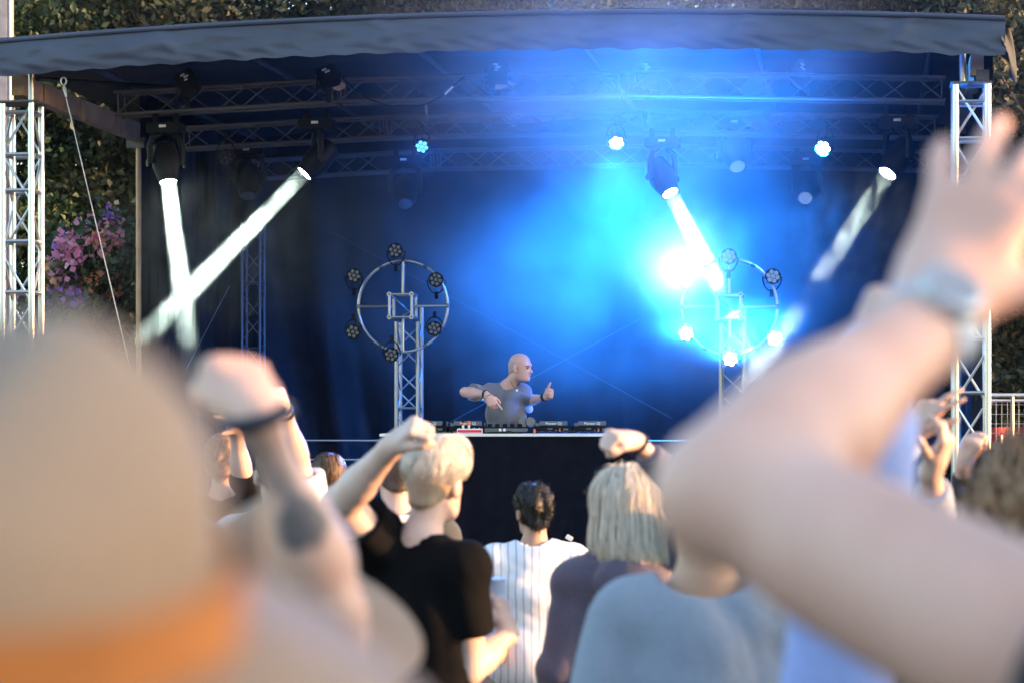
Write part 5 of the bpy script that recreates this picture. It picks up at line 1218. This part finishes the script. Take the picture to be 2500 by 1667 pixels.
bl = person('blond man in black t-shirt with one fist raised, back to camera', P(1036, 0, D).x, D, 1.79, R(-34), SK['pale'], FAB['black'], FAB['denim'], blond_hair,
    {'L': dict(elbow=pp(836, 1226, 7.25), wrist=pp(954, 1092, 7.02), to=pp(1012, 1036, 6.95) - pp(954, 1092, 7.02), palm=(0.75, 0.3, -0.6), pose=GRIP, hs=1.12, sleeve=0.5, thick=1.2, shoulder=pp(912, 1322, 7.38)),
     'R': dict(elbow=pp(1148, 1632, 7.36), wrist=pp(1240, 1546, 7.5), to=np.array([-0.025, 0.03, 0.1]), palm=(-0.75, 0.55, 0), pose=dict(curls=[(38, 55, 35)] * 4, spread=3, thumb=(0.6, 25)), sleeve=0.62, thick=1.05)},
    head=(R(6), R(-3), R(3)), head_off=(0.026, 0, 0), h=0.0065, sleeve=0.55, baggy=0.016, wr_amp=0.02, seed=12, wide=0.90)
cp = empty('plastic_cup', Vector(pp(1218, 1480, 7.56)), 'pale plastic cup held by the blond man in black', 'cup')
cupm = mat('frosted_cup', (0.62, 0.70, 0.86), 0.3, 0, 0.06); b = MB(); b.lathe([(0, 0.020), (0.085, 0.027), (0.087, 0.028), (0.087, 0.026), (0.01, 0.018)], Vector(pp(1216, 1480, 7.56)), (-0.05, 0, 1), 20); b.obj('cup_wall', cupm, cp)
b = MB(); b.lathe([(0, 0.0282), (0.004, 0.0292), (0.006, 0.0282)], Vector(pp(1216, 1480, 7.56)) + Vector((-0.0042, 0, 0.083)), (-0.05, 0, 1), 20); b.obj('rim', M['white_edge'], cp)

# man with backpack behind him
D = 10.0
bk = person('brown haired man in dark jacket and white collar, beside the blond man', P(966, 0, D).x, D, HZ(1092, D), R(4), SK['fair'], FAB['jacket'], FAB['denim'], short_hair(H_mid, 2400, 0.022, 0.0016, 0.005, 0.01, (60, 0.004), 9), None, head=(R(6), R(-4), 0), h=0.009, long_sleeve=True, baggy=0.035, seed=21, wide=1.08)
b = MB(); W = bk['W']
pts = [W(0.088 * math.cos(t), -0.02 + 0.088 * math.sin(t), 1.495 + 0.012 * math.sin(t)) for t in [2 * math.pi * i / 24 for i in range(25)]]
b.tube(pts, 0.017, 10, False); b.obj('collar', FAB['white'], bk['o'])
bp_ = empty('backpack', Vector(W(0, -0.2, 1.05)), 'dark backpack on the man beside the blond man', 'backpack')
C = Field(); C.ell(W(0, -0.21, 1.20), np.array([0.15, 0.075, 0.22]), 0.04); C.cone(W(-0.09, -0.22, 1.03), W(0.09, -0.22, 1.03), 0.075, 0.075, 0.05); me_, _ = C.mesh('bag', 0.01, FAB['dark'], np.array(bp_.location)); link('bag', me_, bp_, Matrix.Translation(bp_.location))
b = MB(); b.tube([W(0.045 * math.cos(t), -0.17, 1.41 + 0.045 * math.sin(t)) for t in [math.pi * i / 8 for i in range(9)]], 0.008, 6); b.obj('grab_loop', FAB['dark'], bp_)

# striped shirt
D = 10.5
person('dark curly haired person in white shirt with thin stripes', P(1303, 0, D).x, D, HZ(1188, D), R(6), SK['tan'], FAB['striped'], FAB['denim'],
    short_hair(H_dark, 4200, 0.03, 0.0022, 0.012, 0.016, (95, 0.007), 15, 0.25, (0.42, -0.045), (0, -0.4, -0.6), back=0.018, side=0.012),
    {'L': dict(elbow=pp(1218, 1570, 10.5), wrist=pp(1212, 1600, 10.27), to=np.array([0.1, 0.4, 0.0]), palm=(1, 0, -0.3), pose=RELAX, sleeve=0.88)},
    head=(R(12), R(-4), R(-2)), h=0.0075, baggy=0.055, sleeve=0.9, wr_amp=0.015, seed=33, hem=0.68, neckline=0.082, wide=1.1)

# woman with platinum bob
D = 7.6
def bob(info, h):
    Hd, Rh, s = info['Hd'], info['Rh'], info['s']; C = Field()
    C.ell(Hd(0, -0.018, 0.03), np.array([0.104, 0.118, 0.096]) * s, 0.02, Rh)
    C.cone(Hd(0, -0.03, 0.02), Hd(0, -0.04, -0.12), 0.106 * s, 0.120 * s, 0.03); C.cone(Hd(0.02, -0.04, -0.10), Hd(0.035, -0.045, -0.155), 0.118 * s, 0.118 * s, 0.03, [(Hd(0, 0, -0.175), Rh @ V3(0, 0, -1))])
    C.cut.append((Hd(0, 0.055, 0.0), Rh @ unit((0, 1, -0.2)))); C.cut.append((Hd(0, 0, -0.178), Rh @ unit((0.12, 0, -1))))
    iR = Rh.T; HC = info['HC']
    def nz(p):
        q = (p - HC) @ Rh; th = np.arctan2(q[:, 0], -q[:, 1] + 0.001); return 0.0022 * np.sin(th * 23 + 12 * q[:, 2]) + 0.0018 * np.sin(th * 41 - 9 * q[:, 2] + 1) + 0.002 * np.sin(th * 71)
    C.disp = nz; C.dmax = 0.012
    me, v = C.mesh('hair', 0.006, H_plat, info['base']); o = link('hair', me, info['o'], Matrix.Translation(info['base']))
    part = Hd(-0.01, 0.0, 0.12)
    def fl(p):
        q = p - part; q = q * np.array([1, 1, 0.15]); nrm = np.linalg.norm(q, axis=1)[:, None] + 1e-6; return q / nrm * np.clip(1.2 - nrm * 9, 0, 1) + np.array([0, 0, -1.0])
    strands('hair_strands', v, me, fl, 12000, 0.13, 0.0009, 0.008, H_plat, o, info['base'], 31, nseg=7, curl=0.012, field=C)
wo = person('woman with platinum bob hair in purple hooded top, one fist raised', P(1530, 0, D).x, D, HZ(1146, D) + 0.0, R(5), SK['pale'], FAB['plum'], FAB['denim'], bob,
    {'R': dict(elbow=pp(1720, 1240, 7.35), wrist=pp(1552, 1078, 7.15), to=pp(1462, 1052, 7.05) - pp(1552, 1078, 7.15), palm=(-0.2, 0.25, -0.9), pose=GRIP, cuff=0.83, hs=0.98, thick=0.9)},
    head=(R(4), R(-3), 0), h=0.0075, long_sleeve=True, hood=True, baggy=0.024, wr_amp=0.014, seed=41, wide=0.95)
a = wo['arms']['R']; ringband(wo, a['wr'] - unit(a['wr'] - a['el']) * 0.012, a['wr'] - a['el'], 0.031, 0.006, FAB['band'], 'wristband')

# grey t-shirt
D = 5.3
person('person in heather grey t-shirt whose head is hidden by the big raised arm', P(1716, 0, D).x, D, 1.795, R(2), SK['tan'], FAB['grey'], FAB['denim'], short_hair(H_brown, 1500, 0.03, 0.002, 0.006), None, head=(0, R(-28), 0), h=0.009, baggy=0.035, sleeve=0.75, wr_amp=0.018, seed=52, wide=1.03, neckline=0.08, neck_deep=0.06)

# people farther off on the shrub side
D = 13.5
def mop(info, h):
    short_hair(H_brown, 3200, 0.07, 0.0024, 0.01, 0.016, (40, 0.003), 61, 0.03, (0.35, -0.085), (0, -0.2, -1), back=0.02, side=0.016)(info, h)
person('brown haired person standing before the stage rail, hair glowing orange', P(803, 0, D).x, D, HZ(1117, D), R(-8), SK['fair'], FAB['black'], FAB['denim'], mop, None, h=0.011, seed=61)
D = 9.5
wp = person('person in white shirt raising a hand with dark bracelets', P(672, 0, D).x, D, HZ(1082, D), R(-10), SK['fair'], FAB['white'], FAB['denim'], short_hair(H_mid, 1500, 0.03, 0.002, 0.006),
    {'R': dict(elbow=pp(728, 1130, 9.4), wrist=pp(697, 1012, 9.2), to=pp(680, 965, 9.15) - pp(697, 1012, 9.2), palm=(-0.6, 0.5, -0.2), pose=FIST, sleeve=0.8)}, h=0.009, baggy=0.04, sleeve=0.8, seed=71, head=(R(20), 0, 0))
a = wp['arms']['R']; u_ = unit(a['wr'] - a['el']); ringband(wp, a['wr'] + u_ * 0.004, u_, 0.031, 0.008, M['black_plastic'], 'bracelet'); ringband(wp, a['wr'] + u_ * 0.03, u_, 0.032, 0.005, M['alu'], 'silver_bracelet')
D = 11.5
person('reddish blond person waving an open hand beside the straw hat', P(548, 0, D).x, D, HZ(1066, D), R(-5), SK['fair'], FAB['black'], FAB['denim'], short_hair(H_red, 2200, 0.03, 0.002, 0.012, 0.014, (80, 0.006), 81, 0.2),
    {'R': dict(elbow=pp(592, 1172, 11.3), wrist=pp(577, 1055, 11.15), to=pp(552, 1003, 11.05) - pp(577, 1055, 11.15), palm=(-0.75, 0.3, -0.5), pose=dict(curl=(25, 15, 8), spread=14, thumb=(0.9, 10)), cuff=0.18)}, h=0.0085, long_sleeve=True, seed=81)

# ================================================================ hats
def straw(name):
    m, n, l, b = new_mat(name); tc = n.new('ShaderNodeTexCoord'); wv = n.new('ShaderNodeTexWave'); wv.inputs['Scale'].default_value = 190; wv.inputs['Distortion'].default_value = 3.0; l.new(tc.outputs['Object'], wv.inputs['Vector'])
    w2 = n.new('ShaderNodeTexNoise'); w2.inputs['Scale'].default_value = 14; l.new(tc.outputs['Object'], w2.inputs['Vector'])
    mx = n.new('ShaderNodeMath'); mx.operation = 'MULTIPLY'; l.new(wv.outputs['Fac'], mx.inputs[0]); l.new(w2.outputs['Fac'], mx.inputs[1])
    rp = n.new('ShaderNodeValToRGB'); rp.color_ramp.elements[0].color = (0.29, 0.185, 0.12, 1); rp.color_ramp.elements[1].color = (0.53, 0.355, 0.245, 1); l.new(mx.outputs[0], rp.inputs[0]); l.new(rp.outputs[0], b.inputs['Base Color']); b.inputs['Roughness'].default_value = 0.75
    bp = n.new('ShaderNodeBump'); bp.inputs['Strength'].default_value = 0.4; bp.inputs['Distance'].default_value = 0.002; l.new(wv.outputs['Fac'], bp.inputs['Height']); l.new(bp.outputs[0], b.inputs['Normal']); return m
M['straw'] = straw('tan_straw'); M['hat_band'] = mat('orange_ribbon', (0.50, 0.165, 0.035), 0.7, 0, 0.3, 12)
def fedora(parent, origin, rot, sc=1.0, cw=0.088, cd=0.104, ch=0.125, brim=0.074):
    O = Vector(origin); rm = rot
    def at(x, y, z): return O + rm @ Vector((x * sc, y * sc, z * sc))
    b = MB(); n_ = 56
    def crown(u, v):
        a = 2 * math.pi * u; z = ch * min(1.0, v * 1.35); t = v
        if v < 0.4: r = 1.0 - 0.06 * v / 0.4; zz = ch * 0.40 * (v / 0.4)
        else:
            q = (v - 0.4) / 0.6 * math.pi / 2; r = 0.94 * max(0.0, math.cos(q)) ** 0.85; zz = ch * 0.40 + ch * 0.60 * math.sin(q)
        x = cw * r * math.cos(a); y = cd * r * math.sin(a); dent = 0.028 * math.exp(-(x / 0.022) ** 2) * max(0, (v - 0.62) / 0.38); pinch = 0.014 * math.exp(-((abs(x) - 0.055) / 0.02) ** 2) * math.exp(-((y - 0.06) / 0.03) ** 2) * v
        zz *= 0.86 + 0.14 * max(-1.0, min(1.0, y / cd)) if v < 0.999 else 0.86; return at(x, y, zz - dent - pinch)
    b.grid(crown, n_, 26); b.obj('crown', M['straw'], parent)
    b = MB()
    def br(u, v):
        a = 2 * math.pi * u; r = v * brim; cx, sx = math.cos(a), math.sin(a); x = (cw + r) * cx; y = (cd + r) * sx
        z = 0.004 - 0.036 * (cx * cx) * v ** 1.3 - 0.006 * max(0, sx) * v - 0.004 * max(0, -sx) * v
        return at(x, y, z)
    b.grid(br, n_, 8, True)
    b.grid(lambda u, v: br(u, v) - rm @ Vector((0, 0, 0.003 * sc)), n_, 8)
    b.grid(lambda u, v: br(u, 1.0) - rm @ Vector((0, 0, 0.003 * sc * v)), n_, 1, True); bo = b.obj('brim', M['straw'], parent)
    b = MB()
    def bd(u, v):
        a = 2 * math.pi * u; return at((cw * 1.005 + 0.003) * math.cos(a), (cd * 1.005 + 0.003) * math.sin(a), 0.007 + 0.024 * v)
    b.grid(bd, n_, 3); b.obj('hat_band', M['hat_band'], parent)
    b = MB(); b.box(at(-cw * 0.25, -cd - 0.004, 0.023), 0.022 * sc, 0.004 * sc, 0.014 * sc, (rm @ Vector((1, 0, 0)), rm @ Vector((0, 1, 0)), rm @ Vector((0, 0, 1))), 0.003); b.obj('band_bow', M['hat_band'], parent)
def hat_person(label, px, py, D, tilt, roll, shirt_m, seed, sc=1.0, yaw=0.0, ch=0.125):
    """(px, py) is the middle of the hat's base."""
    c = P(px, py, D); H = c.z + 0.04
    info = person(label, c.x, c.y - 0.0, H, yaw, SK['fair'], shirt_m, FAB['denim'], short_hair(H_mid, 900, 0.015, 0.002, 0.002, -0.004, (50, 0.001), seed, back=-0.008, side=-0.004), None, h=0.012, seed=seed, baggy=0.02, head=(0, -tilt * 0.25, 0), head_off=(0, 0.03, 0))
    he = empty('hat', c, None, None); attach(he, info['o'], Matrix.Translation(c))
    rot = Matrix.Rotation(roll, 3, 'Y') @ Matrix.Rotation(tilt, 3, 'X')
    fedora(he, c, rot, sc, ch=ch)
    return info
hat_person('person in a tan straw fedora with orange band, nearest to the camera', -165, 1560, 0.86, R(10), R(5), FAB['dark'], 91, 1.2, 0.0, 0.118)
hat_person('person in a tan straw fedora with orange band, behind the tattooed arm', 690, 1500, 2.75, R(18), R(4), FAB['dark'], 92, 1.0, 0.0, 0.155)

# ================================================================ tattooed arm
D = 2.6
tw, te = pp(634, 1030, 2.5), pp(815, 1480, 2.55)
sk_t = skin_mat('skin_tattoo', (0.66, 0.43, 0.34), None)
ta_base = V3(P(440, 0, 2.75).x, 2.75, 0)
tt = lambda px, py, dd: tuple(pp(px, py, dd) - ta_base)
sk_t = skin_mat('skin_tattooed', (0.68, 0.43, 0.34), [(tt(655, 1125, 2.47), 0.052, (0.20, 0.16, 0.155), 0.6), (tt(742, 1275, 2.47), 0.048, (0.06, 0.065, 0.08), 0.9), (tt(690, 1190, 2.47), 0.036, (0.2, 0.16, 0.16), 0.6)])
ta = person('person raising a tattooed forearm with clenched fist and dark wristband', ta_base[0], ta_base[1], 1.74, R(-10), sk_t, FAB['dark'], FAB['denim'], short_hair(H_brown, 900, 0.03, 0.002, 0.004),
    {'R': dict(elbow=te, wrist=tw, to=np.array([-0.035, 0.065, 0.06]), palm=(-0.25, 0.45, -0.6), pose=FIST, hs=0.9, thick=0.7, shoulder=pp(820, 1790, 2.72))}, h=0.008, seed=95)
a = ta['arms']['R']; u_ = unit(a['wr'] - a['el']); ringband(ta, a['wr'] + u_ * 0.006, u_ + V3(0.12, 0, 0.0), 0.032, 0.008, FAB['band'], 'wristband')

# ================================================================ big raised arm
sh, el, wr_ = pp(2760, 1700, 1.60), pp(1792, 1200, 1.74), pp(2262, 800, 1.96)
big = person('person raising a large bare arm and open hand with a pale watch', 0.62, 1.60, 1.97, R(10), SK['rosy'], FAB['dark'], FAB['denim'], short_hair(H_mid, 600, 0.02, 0.002, 0.003),
    {'L': dict(elbow=el, wrist=wr_, shoulder=sh, to=np.array([0.078, 0.06, 0.15]), palm=(0.35, 0.9, -0.2), pose=dict(curl=(8, 10, 8), spread=20, thumb=(0.9, 8), fr=1.22), hs=1.04, thick=1.12, sleeve=0.15)}, h=0.010, seed=97)
wt = empty('wristwatch', Vector(wr_), None, None); attach(wt, big['o'], Matrix.Translation(Vector(wr_)))
u_ = unit(wr_ - el); b = MB(); b.lathe([(-0.018, 0.036), (-0.018, 0.0415), (0.018, 0.0415), (0.018, 0.036)], Vector(wr_), Vector(u_), 24); b.obj('strap', mat('pale_strap', (0.58, 0.66, 0.80), 0.5), wt)
nrm = unit(V3(-0.1, -1, 0.25) - u_ * (V3(-0.1, -1, 0.25) @ u_)); b = MB(); b.lathe([(0.036, 0.027), (0.049, 0.027), (0.051, 0.024)], Vector(wr_), Vector(nrm), 20); b.obj('case', mat('watch_case', (0.45, 0.48, 0.54), 0.35, 0.4), wt)
b = MB(); b.lathe([(0.0512, 0.021), (0.0516, 0.021)], Vector(wr_), Vector(nrm), 20); b.obj('dial', mat('watch_dial', (0.2, 0.24, 0.30), 0.3), wt)

# pale blue sleeve behind it
D = 2.9
person('person with a pale blue sleeve raised behind the big arm', P(2180, 0, D).x, D, 1.72, 0, SK['fair'], FAB['paleblue'], FAB['denim'], short_hair(H_mid, 600, 0.02, 0.002, 0.003),
    {'L': dict(elbow=pp(2075, 1060, 2.8), wrist=pp(2150, 840, 2.95), shoulder=pp(2090, 1440, 2.85), pose=FIST, palm=(0, 1, 0))}, h=0.012, long_sleeve=True, baggy=0.03, seed=101)
# clapping hands
D = 6.6
ch = person('person in grey blue sleeves holding up two open hands before the tower', P(2170, 0, D).x, D, 1.66, R(-12), SK['fair'], FAB['greyblue'], FAB['denim'], short_hair(H_mid, 900, 0.03, 0.002, 0.004),
    {'L': dict(elbow=pp(2110, 1200, 6.55), wrist=pp(2222, 1068, 6.35), to=pp(2300, 950, 6.3) - pp(2222, 1068, 6.35), palm=(0.7, 0.6, -0.3), pose=dict(curls=[(12, 15, 10), (18, 18, 10), (60, 70, 40), (65, 75, 40)], spread=22, thumb=(0.5, 5)), cuff=0.9),
     'R': dict(elbow=pp(2290, 1320, 6.45), wrist=pp(2272, 1150, 6.25), to=pp(2318, 1065, 6.2) - pp(2272, 1150, 6.25), palm=(-0.7, 0.5, 0.4), pose=dict(curls=[(30, 40, 25), (45, 55, 30), (55, 65, 30), (60, 65, 30)], spread=10, thumb=(0.9, 10)), cuff=0.75)}, h=0.0075, long_sleeve=True, baggy=0.02, seed=111)
# hand farther back
D = 9.0
person('short person in dark top raising a curled hand by the tower foot', P(2405, 0, D).x, D, 1.60, 0, SK['rosy'], FAB['dark'], FAB['denim'], short_hair(H_mid, 900, 0.03, 0.002, 0.004),
    {'L': dict(elbow=pp(2340, 1260, 8.95), wrist=pp(2352, 1130, 8.8), to=pp(2372, 1080, 8.75) - pp(2352, 1130, 8.8), palm=(0.3, 0.9, 0), pose=LOOSE, cuff=0.8)}, h=0.009, long_sleeve=True, seed=121)
# brown curly head at the edge
D = 4.1
person('person with tousled brown hair and blue shirt at the picture edge', P(2520, 0, D).x, D, HZ(1135, D), R(8), SK['fair'], FAB['blue'], FAB['denim'], short_hair(hair_mat('hair_tousled', (0.15, 0.072, 0.035), (0.42, 0.23, 0.12)), 4200, 0.05, 0.003, 0.02, 0.024, (60, 0.009), 131, 0.2, (0.3, -0.07), back=0.03, side=0.022), None, h=0.01, seed=131, baggy=0.03, sleeve=0.8, wide=1.1)

for _o in bpy.data.objects:
    if _o.parent is None and _o.get('category') and not _o.get('kind'): _o['kind'] = 'thing'
